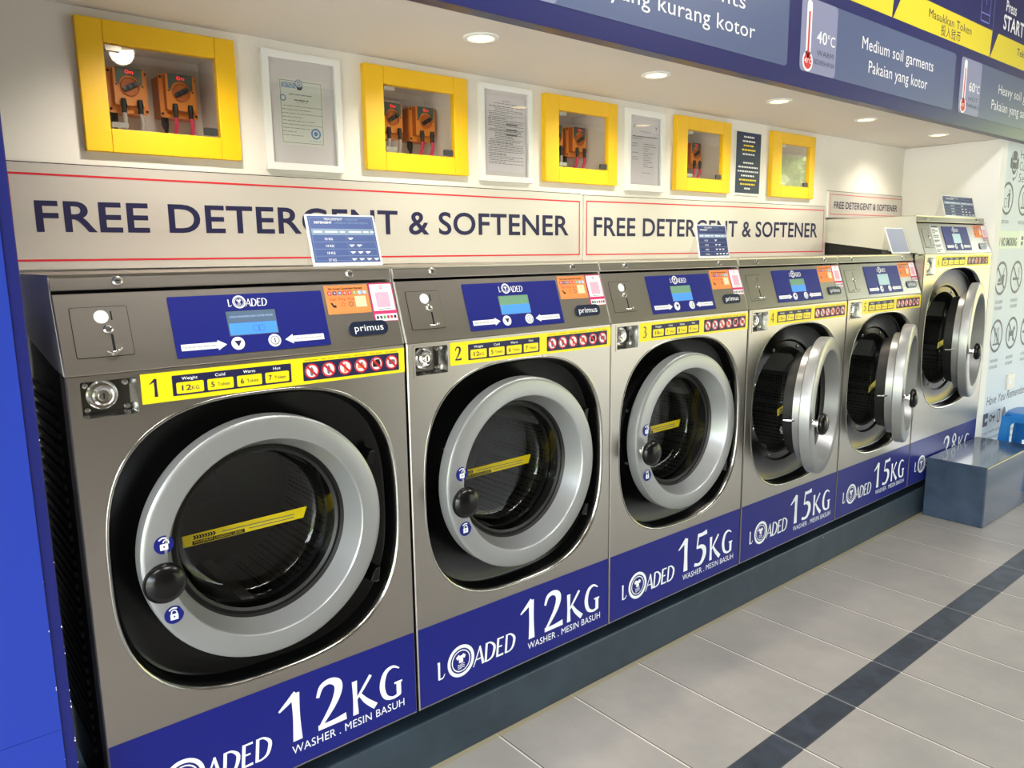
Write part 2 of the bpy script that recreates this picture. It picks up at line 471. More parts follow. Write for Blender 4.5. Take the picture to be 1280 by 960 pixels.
# plinth under the machines
mb = MB(); mb.box(-.52, XR-.002, .01, 1.29, 0, .137, M_PLINTH); struct(mb.build('trim_1', smooth=0, bevel=.004))
# cabinets: outer x0,x1 and opening x0,x1
CABS = [(.173, .532, .228, .482), (.900, 1.264, .962, 1.212), (1.595, 1.960, 1.660, 1.911), (2.310, 2.680, 2.380, 2.624), (3.006, 3.383, 3.085, 3.336)]
CZ0, CZ1, OZ0, OZ1 = 1.588, 1.881, 1.641, 1.831
F5 = front(0, .5, 0)
mb = MB()
outer = [(-.8, 1.318), (3.553, 1.318), (3.553, 1.505), (XR+.01, 1.505), (XR+.01, ZC+.03), (-.8, ZC+.03)]
mb.prism(F5, outer, -.035, 0, M_WALL, holes=[[(c[0]+.02, CZ0+.02), (c[1]-.02, CZ0+.02), (c[1]-.02, CZ1-.02), (c[0]+.02, CZ1-.02)] for c in CABS])
struct(mb.build('wall_back', smooth=0))
mb = MB(); mb.box(-.8, XR+.01, 1.3, 1.4, 0, ZC, mat('service_wall_grey', (120, 118, 114), .8)); struct(mb.build('wall_service', smooth=0))
mb = MB(); mb.box(-.8, XR+.01, -.0005, 1.3, ZC, ZC+.04, M_CEIL); struct(mb.build('ceiling', smooth=0))
# right cheek of the alcove and the pale wall with the house rules
mb = MB(); mb.box(XR, XR+.09, .0, 1.3, 0, ZC, mat('white_cheek_paint', (238, 239, 238), .6)); struct(mb.build('wall_right', smooth=0, bevel=.004))
mb = MB(); mb.box(XR+.09, 11.0, .004, .12, 0, 3.0, M_WALL); struct(mb.build('wall_front', smooth=0))
# left post and sheet
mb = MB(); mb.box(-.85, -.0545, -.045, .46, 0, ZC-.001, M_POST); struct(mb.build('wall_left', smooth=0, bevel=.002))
mb = MB()
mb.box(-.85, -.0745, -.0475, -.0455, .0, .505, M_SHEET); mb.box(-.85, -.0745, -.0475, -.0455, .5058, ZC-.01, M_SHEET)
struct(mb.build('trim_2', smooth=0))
# chips of bare filler along the post edge
mb = MB()
for k in range(22):
    z = random.choice((random.uniform(.3, .75), random.uniform(.3, 1.1))); q = random.uniform(.0006, .0019)
    x = -.0545 if k % 4 else -.0745; yy = -.0452 if k % 4 else -.0477
    Fq = front(0, yy, 0)
    mb.flat(Fq, [(x-q*1.4, z), (x-.0002, z-q*1.6), (x-.0002, z+q*1.5)], .0003, M_WHITE)
struct(mb.build('trim_3', smooth=0))
# main room beyond the picture: opposite wall, end walls, ceiling
M_ROOMW = mat('room_wall_paint', (196, 188, 176), .7)
M_ROOMD = mat('opposite_wall_paint', (104, 94, 84), .6)
XE = 11.0
mb = MB(); mb.prism(Frame((0, -5.2, 0), (-1, 0, 0), (0, 0, 1)), [(3.3, 0), (3.3, 3.05), (-XE-.1, 3.05), (-XE-.1, 0), (-10.6, 0), (-10.6, 2.3), (-4.2, 2.3), (-4.2, 0)], -.1, 0, M_ROOMD); struct(mb.build('wall_opposite', smooth=0))
mb = MB(); mb.box(-3.2, -.85, .46, .56, 0, 3.0, M_ROOMW); struct(mb.build('wall_corner', smooth=0))
F_ = Frame((XE, 0, 0), (0, 1, 0), (0, 0, 1))
mb = MB(); mb.prism(F_, [(-5.2, 0), (-5.0, 0), (-5.0, 2.9), (-.2, 2.9), (-.2, 0), (.12, 0), (.12, 3.0), (-5.2, 3.0)], 0, .12, M_ROOMW); struct(mb.build('wall_end', smooth=0))
mb = MB(); mb.prism(Frame((-3.3, 0, 0), (0, 1, 0), (0, 0, 1)), [(-5.2, 2.6), (.56, 2.6), (.56, 3.0), (-5.2, 3.0)], 0, .12, M_ROOMW); struct(mb.build('wall_lintel', smooth=0))
mb = MB(); mb.box(-3.3, XE+.1, -5.3, 1.4, 3.0, 3.1, mat('room_ceiling_paint', (122, 115, 106), .8)); struct(mb.build('ceiling_room', smooth=0))

# ------------------------------------------------------------------ header sign
YH = -.04
def header():
    r = empty('header_sign', (2.9, YH, 1.9), 'long navy overhead sign board with washing steps and temperatures', 'sign')
    O = (2.9, YH, 1.9)
    F = front(0, YH, 0)
    mb = MB(); mb.box(-.85, 6.6, YH, .0, 1.9, 2.995, M_HEAD)
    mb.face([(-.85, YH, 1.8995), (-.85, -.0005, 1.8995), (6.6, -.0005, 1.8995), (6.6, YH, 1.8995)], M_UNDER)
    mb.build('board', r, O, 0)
    def tile(u0, u1, deg, words, lines, full=True):
        mb = MB()
        mb.rrect(F, u0, u1, 1.957, 2.2, .018, 0, .0012, M_PANEL)
        mb.rrect(F, u0, u0+.243, 1.957, 2.2, .018, .0012, .0018, M_TEMP)
        cu = u0+.05; w = .0024
        mb.disc(F, cu, 1.992, .034, w, M_WHITE, 28)
        mb.flat(F, rr(cu-.017, cu+.017, 1.99, 2.192, .016), w, M_WHITE)
        mb.disc(F, cu, 1.992, .026, w+.0005, M_THRED, 24); mb.rect(F, cu-.0055, cu+.0055, 2.0, 2.155, w+.0005, M_THRED)
        if full:
            mb.text(F, deg+'°C', cu-.023, cu+.023, 1.985, .016, w+.001, M_WHITE, .01)
            mb.text(F, deg, u0+.105, u0+.175, 2.062, .04, w, M_WHITE, .01); mb.text(F, '°C', u0+.18, u0+.232, 2.062, .034, w, M_WHITE, .005)
            mb.text(F, words[0], u0+.11, u0+.225, 2.02, .018, w, M_SLATEINK); mb.text(F, words[1], u0+.09, u0+.236, 1.99, .016, w, M_SLATEINK)
        for body, a, b, v, h in lines: mb.text(F, body, a, b, v, h, w, M_WHITE, 0)
        mb.build('temperature_panel', r, O, 0)
    tile(.92, 2.231, '30', ('COLD', 'SEJUK'), [('Light soil garments', 1.13, 1.975, 2.092, .044), ('Pakaian yang kurang kotor', 1.06, 2.034, 2.013, .044)], False)
    tile(2.31, 3.62, '40', ('WARM', 'SEDERHANA'), [('Medium soil garments', 2.745, 3.385, 2.092, .044), ('Pakaian yang kotor', 2.806, 3.337, 2.013, .044)])
    tile(3.683, 5.0, '60', ('HOT', 'PANAS'), [('Heavy soil garments', 4.155, 4.80, 2.092, .044), ('Pakaian yang sangat kotor', 4.08, 4.87, 2.013, .044)])
    def step(u0, u1, lines):
        mb = MB(); w = .0018
        mb.prism(F, [(u0, 2.243), (u1-.012, 2.243), (u1, 2.362), (u0+.085, 2.362)], 0, .0012, M_HYEL)
        for body, a, b, v, h in lines: mb.text(F, body, a, b, v, h, w, M_INK, 0)
        mb.build('step_band', r, O, 0)
    step(.90, 1.97, []); step(1.96, 2.985, [])
    step(2.985, 4.015, [('Masukkan Token', 3.305, 3.765, 2.302, .034), ('投入钱币', 3.435, 3.645, 2.254, .034)])
    step(4.012, 5.04, [('Tekan Mula', 4.36, 4.68, 2.302, .034)])
    # outline art of a hand and token, dividing line, START panel
    mb = MB(); w = .0012
    def ol(pts, t=.006): mb.stroke(F, [(a, b, t) for a, b in pts], w, M_LILAC, 1 if len(pts) < 4 else 4)
    for seg in ([(3.86, 2.385), (3.965, 2.385)], [(3.86, 2.385), (3.86, 2.62)], [(3.965, 2.385), (3.965, 2.62)], [(3.86, 2.42), (3.965, 2.42)], [(3.915, 2.46), (3.915, 2.56)]): ol(seg)
    ol([(3.60, 2.56), (3.66, 2.50), (3.75, 2.485), (3.82, 2.52), (3.86, 2.58)])
    for a in (3.40, 3.45, 3.50): ol([(a, 2.50), (a, 2.54), (a+.012, 2.56)])
    ol([(4.015, 2.362), (4.015, 2.99)], .004)
    mb.text(F, 'Press', 4.165, 4.305, 2.478, .05, w, M_WHITE, .012); mb.text(F, 'START', 4.145, 4.43, 2.395, .066, w, M_WHITE, .022)
    mb.build('step_artwork', r, O, 0)
header()

# ------------------------------------------------------------------ downlights
M_BULB = mat('warm_lamp_lens', (255, 236, 190), .3, emit=(255, 222, 150), estr=3.2)
def downlight(i, x, label):
    r = empty('downlight', (x, .149, ZC), label, 'ceiling light', 'recessed downlights over the washers')
    F = Frame((x, .149, ZC), (1, 0, 0), (0, -1, 0))  # N points down
    mb = MB(); mb.lathe(F, 0, 0, [(.048, 0), (.047, .004), (.040, .006), (.035, .005), (.034, -.001)], M_FRAME, 32); mb.build('trim_ring', r, r.location, 40)
    mb = MB(); mb.lathe(F, 0, 0, [(.034, .0015), (.02, .003), (0, .0036)], M_BULB, 24); mb.build('lamp', r, r.location, 60)
    l = bpy.data.lights.new('downlight_beam', 'SPOT'); l.energy = DL; l.color = (1, .89, .75); l.spot_size = math.radians(120); l.spot_blend = 1; l.shadow_soft_size = .03
    lo = bpy.data.objects.new('downlight_beam', l); COL.objects.link(lo); lo.location = (x, .149, ZC-.012); lo.rotation_euler = (math.radians(22), 0, 0)
DL = 18
for i, (x, lb) in enumerate([(.355, 'round recessed downlight in the alcove ceiling above the first yellow cabinet'),
        (1.066, 'round recessed downlight nearest the camera, above the white document frame right of the second cabinet'),
        (1.778, 'round recessed downlight above the third yellow cabinet'),
        (2.504, 'round recessed downlight above the fourth yellow cabinet'),
        (3.203, 'round recessed downlight above the fifth, smallest-looking yellow cabinet'),
        (3.972, 'round recessed downlight farthest away, by the white cheek wall above the tallest washer')]):
    downlight(i, x, lb)

# ------------------------------------------------------------------ detergent signs
def sign(corners, red, tx, label, loc):
    """corners: bottom-left, bottom-right, top-right, top-left in (x,z)"""
    r = empty('wall_sign', loc, label, 'sign', 'silver detergent signs above the washers')
    F = front(0, .4995, 0)
    mb = MB(); mb.prism(F, corners, 0, .010, M_SIGN, sidem=M_FRAME)
    cx = sum(c[0] for c in corners)/4; cz = sum(c[1] for c in corners)/4
    t = red[4]
    P = red[:4]
    def inset(q, d): return (q[0]+(d if q[0] < cx else -d), q[1]+(d if q[1] < cz else -d))
    mb.outline(F, P, [inset(q, t) for q in P], .0106, M_RED)
    mb.text(F, 'FREE DETERGENT & SOFTENER', tx[0], tx[1], tx[2], tx[3], .0107, M_INK, tx[4])
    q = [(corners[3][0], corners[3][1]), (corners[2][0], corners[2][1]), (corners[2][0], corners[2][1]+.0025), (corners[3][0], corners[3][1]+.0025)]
    mb.prism(F, q, 0, .006, M_BLACKM)  # black strip standing in for the shadow gap above the board
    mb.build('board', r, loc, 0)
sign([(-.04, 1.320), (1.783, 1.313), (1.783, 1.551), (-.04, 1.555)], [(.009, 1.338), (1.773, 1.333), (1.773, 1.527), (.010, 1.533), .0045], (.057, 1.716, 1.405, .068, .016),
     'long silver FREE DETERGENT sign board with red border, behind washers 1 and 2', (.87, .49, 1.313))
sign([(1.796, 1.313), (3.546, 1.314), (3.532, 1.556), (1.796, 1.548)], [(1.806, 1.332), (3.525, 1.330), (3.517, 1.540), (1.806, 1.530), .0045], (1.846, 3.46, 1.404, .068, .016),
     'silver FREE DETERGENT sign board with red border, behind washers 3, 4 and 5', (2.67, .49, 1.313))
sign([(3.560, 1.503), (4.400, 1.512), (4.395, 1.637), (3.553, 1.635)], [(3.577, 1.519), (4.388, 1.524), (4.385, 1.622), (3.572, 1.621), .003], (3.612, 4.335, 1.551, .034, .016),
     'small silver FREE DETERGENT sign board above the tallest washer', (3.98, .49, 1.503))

# ------------------------------------------------------------------ dosing cabinets and pumps
def make_pump(x, label, hose, vis):
    """peristaltic dosing pump on the niche back wall, face towards the room"""
    yb, yf = .694, .60; z0, z1 = 1.706, 1.806
    r = empty('dosing_pump', (x, yb, z0), label, 'pump', 'orange dosing pumps in the yellow cabinets'); O = (x, yb, z0)
    F = front(x, yf, 0)
    mb = MB()
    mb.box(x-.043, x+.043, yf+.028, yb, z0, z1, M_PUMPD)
    mb.rrect(F, -.047, .047, z0-.004, z1+.003, .006, -.03, -.022, M_PUMP)
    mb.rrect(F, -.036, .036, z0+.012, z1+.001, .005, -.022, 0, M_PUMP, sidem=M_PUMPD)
    for a in (-.042, .042):
        for b in (z0+.004, z1-.005): mb.disc(F, a, b, .0035, -.0215, M_HOLE, 10)
    for a in (-.03, .03): mb.disc(F, a, z0+.06, .0025, .0004, M_BLACKINK, 8)
    mb.build('housing', r, O, 30)
    mb = MB()
    mb.prism(F, [(-.030, z1+.001), (-.030, z1-.034)]+[(.024*math.cos(a), z1-.040+.024*math.sin(a)) for a in [PI-PI*k/12 for k in range(13)]]+[(.030, z1-.034), (.030, z1+.001)], 0, .002, M_PGREY)
    mb.build('control_face', r, O, 0)
    mb = MB(); mb.text(F, '0n', -.009, .010, z1-.013, .009, .0028, M_LED, 0); mb.build('digit_display', r, O, 0)['label'] = 'glowing red digits'
    mb = MB(); mb.lathe(F, 0, z1-.044, [(.022, .0005), (.022, .006), (.0205, .007), (.0205, .002), (0, .002)], M_PUMPD, 28)
    mb.build('roller_head', r, O, 30)
    mb = MB(); G = Frame((x, yf, z1-.044), (.86, 0, .5), (-.5, 0, .86))
    mb.rrect(G, -.02, .02, -.006, .006, .006, .002, .009, M_BLACKM)
    for a in (-.015, 0, .015): mb.lathe(G, a, 0, [(.005, .009), (.005, .0105), (0, .0112)], M_CLIPD, 12)
    mb.build('rotor', r, O, 30)
    for sx in (-1, 1):
        px = x+sx*.019
        mb = MB(); mb.tube([(px, yf-.008, z0+.026), (px, yf-.008, z0+.012), (px, yf-.008, z0+.002), (px, yf-.008, z0-.008)], [.006, .0075, .0055, .0065], M_BLACKM, 12)
        mb.build('hose_clamp', r, O, 30)
        mb = MB(); mb.tube([(px, yf-.008, z0-.006), (px+sx*.001+.002, yf-.006, z0-.025), (px+.004+sx*.002, yf+.01, z0-.05), (px+.002-sx*.006, yf+.03, z0-.084)], .0054, hose, 10)
        mb.build('hose', r, O, 60)
    mb = MB(); mb.tube([(x-.03, yf+.05, z0-.001), (x-.03, yf+.05, z0-.02), (x-.028, yf+.05, z0-.034), (x-.026, yf+.06, z0-.05)], [.009, .009, .005, .003], M_BLACKM, 10)
    mb.build('cable_gland', r, O, 30)

ORD = ['first', 'second', 'third', 'fourth', 'fifth']
SAY = ['largest-looking, far left above washer 1', 'above washer 2 between two document frames', 'above washer 3 between two document frames', 'left of the dark blue notice', 'right of the dark blue notice, farthest away']
PSAY = ['nearest the camera', 'above washer 2', 'above washer 3', 'by the notice']
ROFF = [.257, .285, .285, .287, .3]
for i, (x0, x1, a0, a1) in enumerate(CABS):
    r = empty('dispenser_cabinet', ((x0+x1)/2, .5, CZ0), 'yellow framed glass cabinet in the wall, '+SAY[i], 'cabinet', 'yellow dispenser cabinets in the back wall')
    O = r.location; yf = .478
    F = front(0, yf, 0)
    sw = a0-x0
    for q0, q1, p0, p1 in ((x0, a0, CZ0, CZ1), (a1, x1, CZ0, CZ1)):
        mb = MB(); mb.box(q0, q1, yf, .4995, p0, p1, M_CAB); mb.build('frame_stile', r, O, 0, bevel=.0015)
    for p0, p1 in ((CZ0, OZ0), (OZ1, CZ1)):
        mb = MB(); mb.box(a0+.0006, a1-.0006, yf+.0004, .4995, p0, p1, M_CAB); mb.build('frame_rail', r, O, 0, bevel=.0015)
    # niche box behind the wall
    n0, n1, m0, m1 = x0+.021, x1-.021, CZ0+.021, CZ1-.021
    mb = MB()
    mb.box(n0, n1, .695, .700, m0, m1, M_NICHE); mb.box(n0-.004, n0, .5, .70, m0, m1, M_NICHE); mb.box(n1, n1+.004, .5, .70, m0, m1, M_NICHE)
    mb.box(n0, n1, .5, .695, m0-.004, m0, M_NICHE); mb.box(n0, n1, .5, .695, m1, m1+.004, M_NICHE)
    mb.build('niche_box', r, O, 0)
    mb = MB(); mb.box(a0+.002, a1-.002, .487, .491, OZ0+.002, OZ1-.002, M_PANE)
    mb.build('glass_door', r, O, 0)
    for (u, v, w_, h_, mm, nm) in ((a0+.004, OZ1-.016, .034, .012, M_CLIP, 'hinge'), (a0+.004, OZ0+.004, .036, .012, M_CLIP, 'hinge'), (a1-.040, OZ0+.004, .034, .018, M_CLIPD, 'catch')):
        mb = MB(); mb.rrect(F, u, u+w_, v, v+h_, .003, -.009, -.003, mm); mb.build(nm, r, O, 0)
    xr = x0+ROFF[i]
    if i < 4:
        w_ = 'orange pump with %s hoses, %s of the pair in the yellow cabinet ' + PSAY[i]
        make_pump(xr-.122, w_ % ('grey', 'left'), M_HOSEC, True)
        make_pump(xr, w_ % ('pink', 'right'), M_HOSEP, True)

# ------------------------------------------------------------------ framed papers
def frame(x0, x1, z0, z1, bw, paper, label, kind):
    r = empty('document_frame', ((x0+x1)/2, .499, z0), label, 'picture frame', 'white framed documents on the back wall'); O = r.location
    F = front(0, .4995, 0)
    mb = MB(); mb.prism(F, [(x0, z0), (x1, z0), (x1, z1), (x0, z1)], 0, .016, M_FRAME, holes=[[(x0+bw, z0+bw), (x1-bw, z0+bw), (x1-bw, z1-bw), (x0+bw, z1-bw)]])
    mb.build('frame', r, O, 0, bevel=.002)
    mb = MB(); mb.prism(F, [(x0+bw, z0+bw), (x1-bw, z0+bw), (x1-bw, z1-bw), (x0+bw, z1-bw)], 0, .006, M_MATBOARD); mb.build('mount_board', r, O, 0)
    p0, p1, q0, q1 = paper
    mb = MB(); w = .0066
    mb.prism(F, [(p0, q0), (p1, q0), (p1, q1), (p0, q1)], .006, w, M_PAPER if kind == 0 else M_PAPERW)
    rnd = random.Random(x0*100); W = p1-p0; H = q1-q0; w += .0004
    def line(u0, u1, v, t=.0016, m=M_GREYINK):
        u = u0
        while u < u1-.002:
            l = min(rnd.uniform(.006, .02), u1-u); mb.rect(F, u, u+l, v, v+t, w, m); u += l+.0025
    if kind == 0:
        e = .006; mb.outline(F, [(p0+e, q0+e), (p1-e, q0+e), (p1-e, q1-e), (p0+e, q1-e)], [(p0+e+.0012, q0+e+.0012), (p1-e-.0012, q0+e+.0012), (p1-e-.0012, q1-e-.0012), (p0+e+.0012, q1-e-.0012)], w, M_GREYINK)
        mb.ring(F, p0+.060, q1-.012, .009, .011, w, M_BLUEINK); mb.ring(F, p0+.060, q1-.012, .003, .005, w, M_BLUEINK)
        for k in range(4): line(p0+.010, p0+.050, q1-.014-k*.0036, .002, M_BLUEINK)
        mb.flat(F, [(p0+.056, q1-.028), (p0+.066, q1-.028), (p0+.072, q1-.018), (p0+.062, q1-.024), (p0+.052, q1-.018)], w, M_BLACKINK)
        line(p0+.03, p1-.035, q1-.042, .002); line(p0+.045, p1-.045, q1-.056, .0024, M_BLACKINK); line(p0+.05, p1-.05, q1-.0605, .001)
        mb.ring(F, p0+.013, q1-.052, .006, .0085, w, M_BLUEINK)
        for k, (a, b) in enumerate(((.10, .95), (.06, .70), (.06, .95), (.06, .5), (.08, .8), (.06, .95), (.06, .7), (.06, .35), (.06, .5))):
            line(p0+W*a, p0+W*b, q1-.072-k*.0095, .0013)
        mb.ring(F, p1-.028, q0+.034, .010, .0145, w, M_BLUEINK); mb.disc(F, p1-.028, q0+.034, .006, w, M_BLUEINK, 12); line(p1-.05, p1-.01, q0+.014, .001, M_BLUEINK)
    elif kind == 1:
        line(p0+W*.4, p0+W*.62, q1-.014, .002); line(p0+W*.2, p0+W*.8, q1-.022, .002)
        for k in range(34):
            v = q1-.032-k*(H-.05)/34
            a = rnd.choice((.03, .03, .06, .2)); b = rnd.choice((.97, .97, .7, .5, .9)); line(p0+W*a, p0+W*b, v, .0018 if k % 7 else .0026)
            if k in (10, 13, 16): mb.rect(F, p0+W*.5, p0+W*.8, v-.001, v+.004, w, M_GREYINK)
    else:
        for uu in (.12, .9): mb.flat(F, [(p0+W*uu-.006, q1-.02), (p0+W*uu, q1-.036), (p0+W*uu+.006, q1-.02), (p0+W*uu, q1-.026)], w, M_GREYINK)
        line(p0+W*.3, p0+W*.7, q1-.046, .002); line(p0+W*.05, p0+W*.95, q1-.066, .0036); line(p0+W*.05, p0+W*.4, q1-.073, .002)
        for k in range(11):
            line(p0+W*.45, p0+W*rnd.uniform(.6, .95), q1-.092-k*.0085, .002)
            if k in (0, 1, 4, 6, 7): line(p0+W*.05, p0+W*.25, q1-.092-k*.0085, .002)
        line(p0+W*.4, p0+W*.7, q1-.2, .002)
    mb.build('document', r, O, 0)
    mb = MB(); mb.box(x0+bw, x1-bw, .4995-.012, .4995-.010, z0+bw, z1-bw, M_PANE); mb.build('glass_pane', r, O, 0)
frame(.603, .829, 1.572, 1.878, .0195, (.647, .778, 1.640, 1.813), 'white framed pale green certificate with blue seals, left of the second yellow cabinet', 0)
frame(1.318, 1.543, 1.577, 1.884, .019, (1.352, 1.512, 1.612, 1.848), 'white framed densely printed form, left of the third yellow cabinet', 1)
frame(2.017, 2.246, 1.575, 1.880, .025, (2.05, 2.213, 1.605, 1.845), 'white framed letter with sparse print, left of the fourth yellow cabinet', 2)
# blue notice
r = empty('wall_notice', (2.838, .499, 1.589), 'dark blue acrylic notice with white and yellow lines between two yellow cabinets', 'notice'); O = r.location
F = front(0, .4995, 0)
mb = MB(); mb.rrect(F, 2.738, 2.936, 1.586, 1.861, .004, 0, .005, M_ACRYL)
mb.build('acrylic_plate', r, O, 0)
mb = MB(); mb.rect(F, 2.742, 2.932, 1.596, 1.858, .0054, mat('notice_navy', (34, 46, 84), .25, spec=.35))
for k, (t, y) in enumerate([('Sayangi', 0), ('Mesin Basuh', 0), ('NO SPITTING', 1), ('NOT ALLOWED', 1), ('in the laundry', 0), (None, 0), ('Please', 0), ('penggunaan', 0), ('pengguna lain', 0), ('peralatan awam', 0), ('TIDAK', 1), ('DIBENARKAN', 1), ('di sini', 0)]):
    pass
rows = [(.42, 0), (.5, 0), (.42, 1), (.55, 1), (.48, 0), (0, 0), (.42, 0), (.8, 0), (.85, 0), (.55, 0), (.7, 1), (.6, 1), (.25, 0)]
rnd = random.Random(4)
for k, (wd, y) in enumerate(rows):
    if not wd: continue
    c = 2.837; hw = wd*.19/2; u = c-hw; v = 1.835-k*.0185
    while u < c+hw-.003:
        l = min(rnd.uniform(.008, .02), c+hw-u); mb.rect(F, u, u+l, v, v+.007, .0058, M_YEL if y else M_WHITE); u += l+.004
mb.build('printed_face', r, O, 0)

# ------------------------------------------------------------------ washing machines
ZB = .183
def washer(cfg):
    x0, W, zf, s = cfg['x'], cfg['w'], cfg['zf'], cfg['s']
    n = cfg['n']
    far = n >= 4
    root = empty('washing_machine', (x0, 0, ZB), cfg['label'], 'washing machine', 'stainless coin washers in the row')
    O = (0, 0, ZB)
    def put(mb, name, parent=root, sm=30, bevel=0, label=None, origin=O):
        o = mb.build(name, parent, origin, sm, bevel)
        if label: o['label'] = label
        return o
    cx, cz, a, b = cfg['bez']
    F = front(0, 0, 0)
    cb = cfg['coin']       # coin box rect u0,u1,v0,v1
    # --- cabinet body
    mb = MB(); y9 = .84; zq = zf+.13
    mb.box(.006, .012, .05, y9, ZB+.01, zq, M_BLACKM); mb.box(W-.012, W-.006, .05, y9, ZB+.01, zq, M_BLACKM)
    mb.box(.012, W-.012, y9-.01, y9, ZB+.01, zq, M_BLACKM); mb.box(.012, W-.012, .05, y9-.01, ZB+.01, ZB+.02, M_BLACKM); mb.box(.012, W-.012, .07, y9-.01, zq-.01, zq, M_BLACKM)
    if n == 1:
        for k in range(30):
            z = .32+k*.026
            mb.box(.001, .006, .14, .62, z, z+.012, M_BLACKM)
    put(mb, 'cabinet_body', sm=0)
    for fx in (.06, W-.06):
        for fy in (.09, .76):
            mb = MB(); mb.lathe(Frame((fx, fy, .1375), (1, 0, 0), (0, 1, 0)), 0, 0, [(0, 0), (.026, 0), (.026, .014), (.012, .02), (.012, .058), (0, .058)], M_BLACKM, 16); put(mb, 'foot')
    # --- top cover with its wedge-shaped side flanges
    zt = zf+.180
    mb = MB()
    mb.box(0, W, .052, .845, zt-.004, zt, M_STEEL)
    for sx in (-.001, W-.001):
        G = Frame((sx, 0, 0), (0, 1, 0), (0, 0, 1))
        pts = [(.0025, zf+.002), (.084, zf+.008), (.845, zf+.11), (.845, zt-.003), (.053, zt-.003), (.0515, zf+.147)]
        mb.prism(G, pts, 0, .002, M_SIDE)
    put(mb, 'top_cover', sm=0)
    # --- front panel with the door opening and the coin box opening
    hole = superell(cx, cz, a, b)
    cbh = [(cb[0]+.004, cb[2]+.004), (cb[1]-.004, cb[2]+.004), (cb[1]-.004, cb[3]-.004), (cb[0]+.004, cb[3]-.004)]
    mb = MB()
    e = .0025
    inn = [(e, ZB+e), (W-e, ZB+e), (W-e, zf-.0015), (e, zf-.0015)]
    out = [(0, ZB), (W, ZB), (W, zf-.0005), (0, zf-.0005)]
    mb.prism(F, inn, -.0012, 0, M_STEEL, holes=[hole, cbh])
    mb.loft([[F(u, v, -.0002) for u, v in inn], [F(u, v, -e) for u, v in out], [F(u, v, -.045) for u, v in out]], [M_STEEL, M_STEEL])
    put(mb, 'front_panel', sm=25)
    # chrome lip and recessed black surround of the door
    mb = MB()
    L = lambda d, w: [F(u, v, w) for u, v in superell(cx, cz, a-d, b-d)]
    mb.loft([L(-.0035, .0002), L(-.002, .0018), L(.001, .0012), L(.005, -.006), L(.007, -.014)], [M_TRIM]*4)
    put(mb, 'door_trim', sm=60, label='polished steel lip round the door opening')
    dc = cfg['door']; dx, dz, R = dc
    pr = .212*s
    cl = lambda r, w: [F(dx+r*math.cos(2*PI*j/96), dz+r*math.sin(2*PI*j/96), w) for j in range(96)]
    mb = MB()
    mb.loft([L(.007, -.014), L(.010, -.046), L(.016, -.050), cl(pr+.030*s, -.050), cl(pr+.022*s, -.058), cl(pr, -.058), cl(pr-.006, -.064), cl(pr-.006, -.10)], [M_BLACK]*3+[M_BLACK, M_BLACK, M_RUBBER, M_RUBBER])
    sur = put(mb, 'door_surround', sm=35, label='glossy black recessed surround')
    for k in range(8):
        t = 2*PI*(k+.5)/8; rr_ = pr+.011*s
        G = front(dx+rr_*math.cos(t), 0, dz+rr_*math.sin(t)); 
        mb = MB(); mb.lathe(G, 0, 0, [(.0065, -.0585), (.0065, -.055), (.004, -.0535), (0, -.053)], M_SCREW, 12); put(mb, 'bolt', sur)
    mb = MB(); mb.lathe(F, dx, dz, [(pr-.006, -.10), (pr+.028*s, -.105), (pr+.034*s, -.12), (pr+.034*s, -.45), (pr+.02*s, -.47, M_BACK), (.06, -.475, M_BACK), (.05, -.465, M_BACK), (0, -.463, M_BACK)], M_DRUM, 64); dr = put(mb, 'drum', sm=40)
    for k in range(3):
        t = 2*PI*k/3+.5; G = Frame((dx, 0, dz), (math.cos(t), 0, math.sin(t)), (-math.sin(t), 0, math.cos(t)))
        mb = MB(); q0 = pr+.034*s
        mb.prism(Frame((dx, .13, dz), (math.cos(t), 0, math.sin(t)), (-math.sin(t), 0, math.cos(t))), [(q0, -.05), (q0-.05, -.014), (q0-.05, .014), (q0, .05)], -.3, 0, M_FLANGE); put(mb, 'drum_lifter', dr, 0)
    # --- door
    hx = cfg['hx']; th = math.radians(cfg['open']); hy = cfg['hy']
    DO = Vector((hx, 0, dz))
    k = R/.26
    P = lambda L_: [(q[0]*k,)+tuple(q[1:]) for q in L_]
    mb = MB()
    mb.lathe(F, dx, dz, P([(.222, -.014), (.2565, -.014), (.2605, -.011), (.2610, .018), (.2600, .0235), (.2565, .0268), (.2510, .0282), (.2150, .0312), (.2125, .0308), (.2105, .0285), (.2095, .0255), (.1915, -.022)]), M_RING, 96)
    door = mb.build('door', root, DO, 35); door.location = Vector((hx, hy, dz))-Vector(O); door.rotation_euler = (0, 0, th)
    door['label'] = 'round silver ringed glass door'+(' swung ajar' if cfg['open'] else '')
    def dput(mb, name, sm=35, label=None):
        o = mb.build(name, door, DO, sm)
        if label: o['label'] = label
        return o
    mb = MB(); mb.lathe(F, dx, dz, P([(.222, -.012), (.222, -.045)]), M_FLANGE, 72); dput(mb, 'flange')
    mb = MB(); mb.lathe(F, dx, dz, P([(.1915, -.022), (.187, -.031), (.180, -.029), (.174, -.034), (.174, -.036)]), M_RUBBER, 72)
    mb.lathe(F, dx, dz, P([(.222, -.045), (.2, -.049), (.195, -.086), (.176, -.086), (.1745, -.07)]), M_RUBBER, 72); dput(mb, 'gasket', 40)
    mb = MB(); mb.lathe(F, dx, dz, P([(.174, -.034), (.172, -.085), (.168, -.104), (.158, -.115), (.140, -.119), (.07, -.1205), (0, -.1205)]), M_GLASS, 72); dput(mb, 'glass_bowl', 60)
    # handle
    hu, hv = dx-.229*k, dz-.024*k
    mb = MB(); mb.lathe(F, hu, hv, [(.016, .028), (.013, .034), (.013, .054), (.03, .056), (.0305, .05)], M_CHROME, 28)
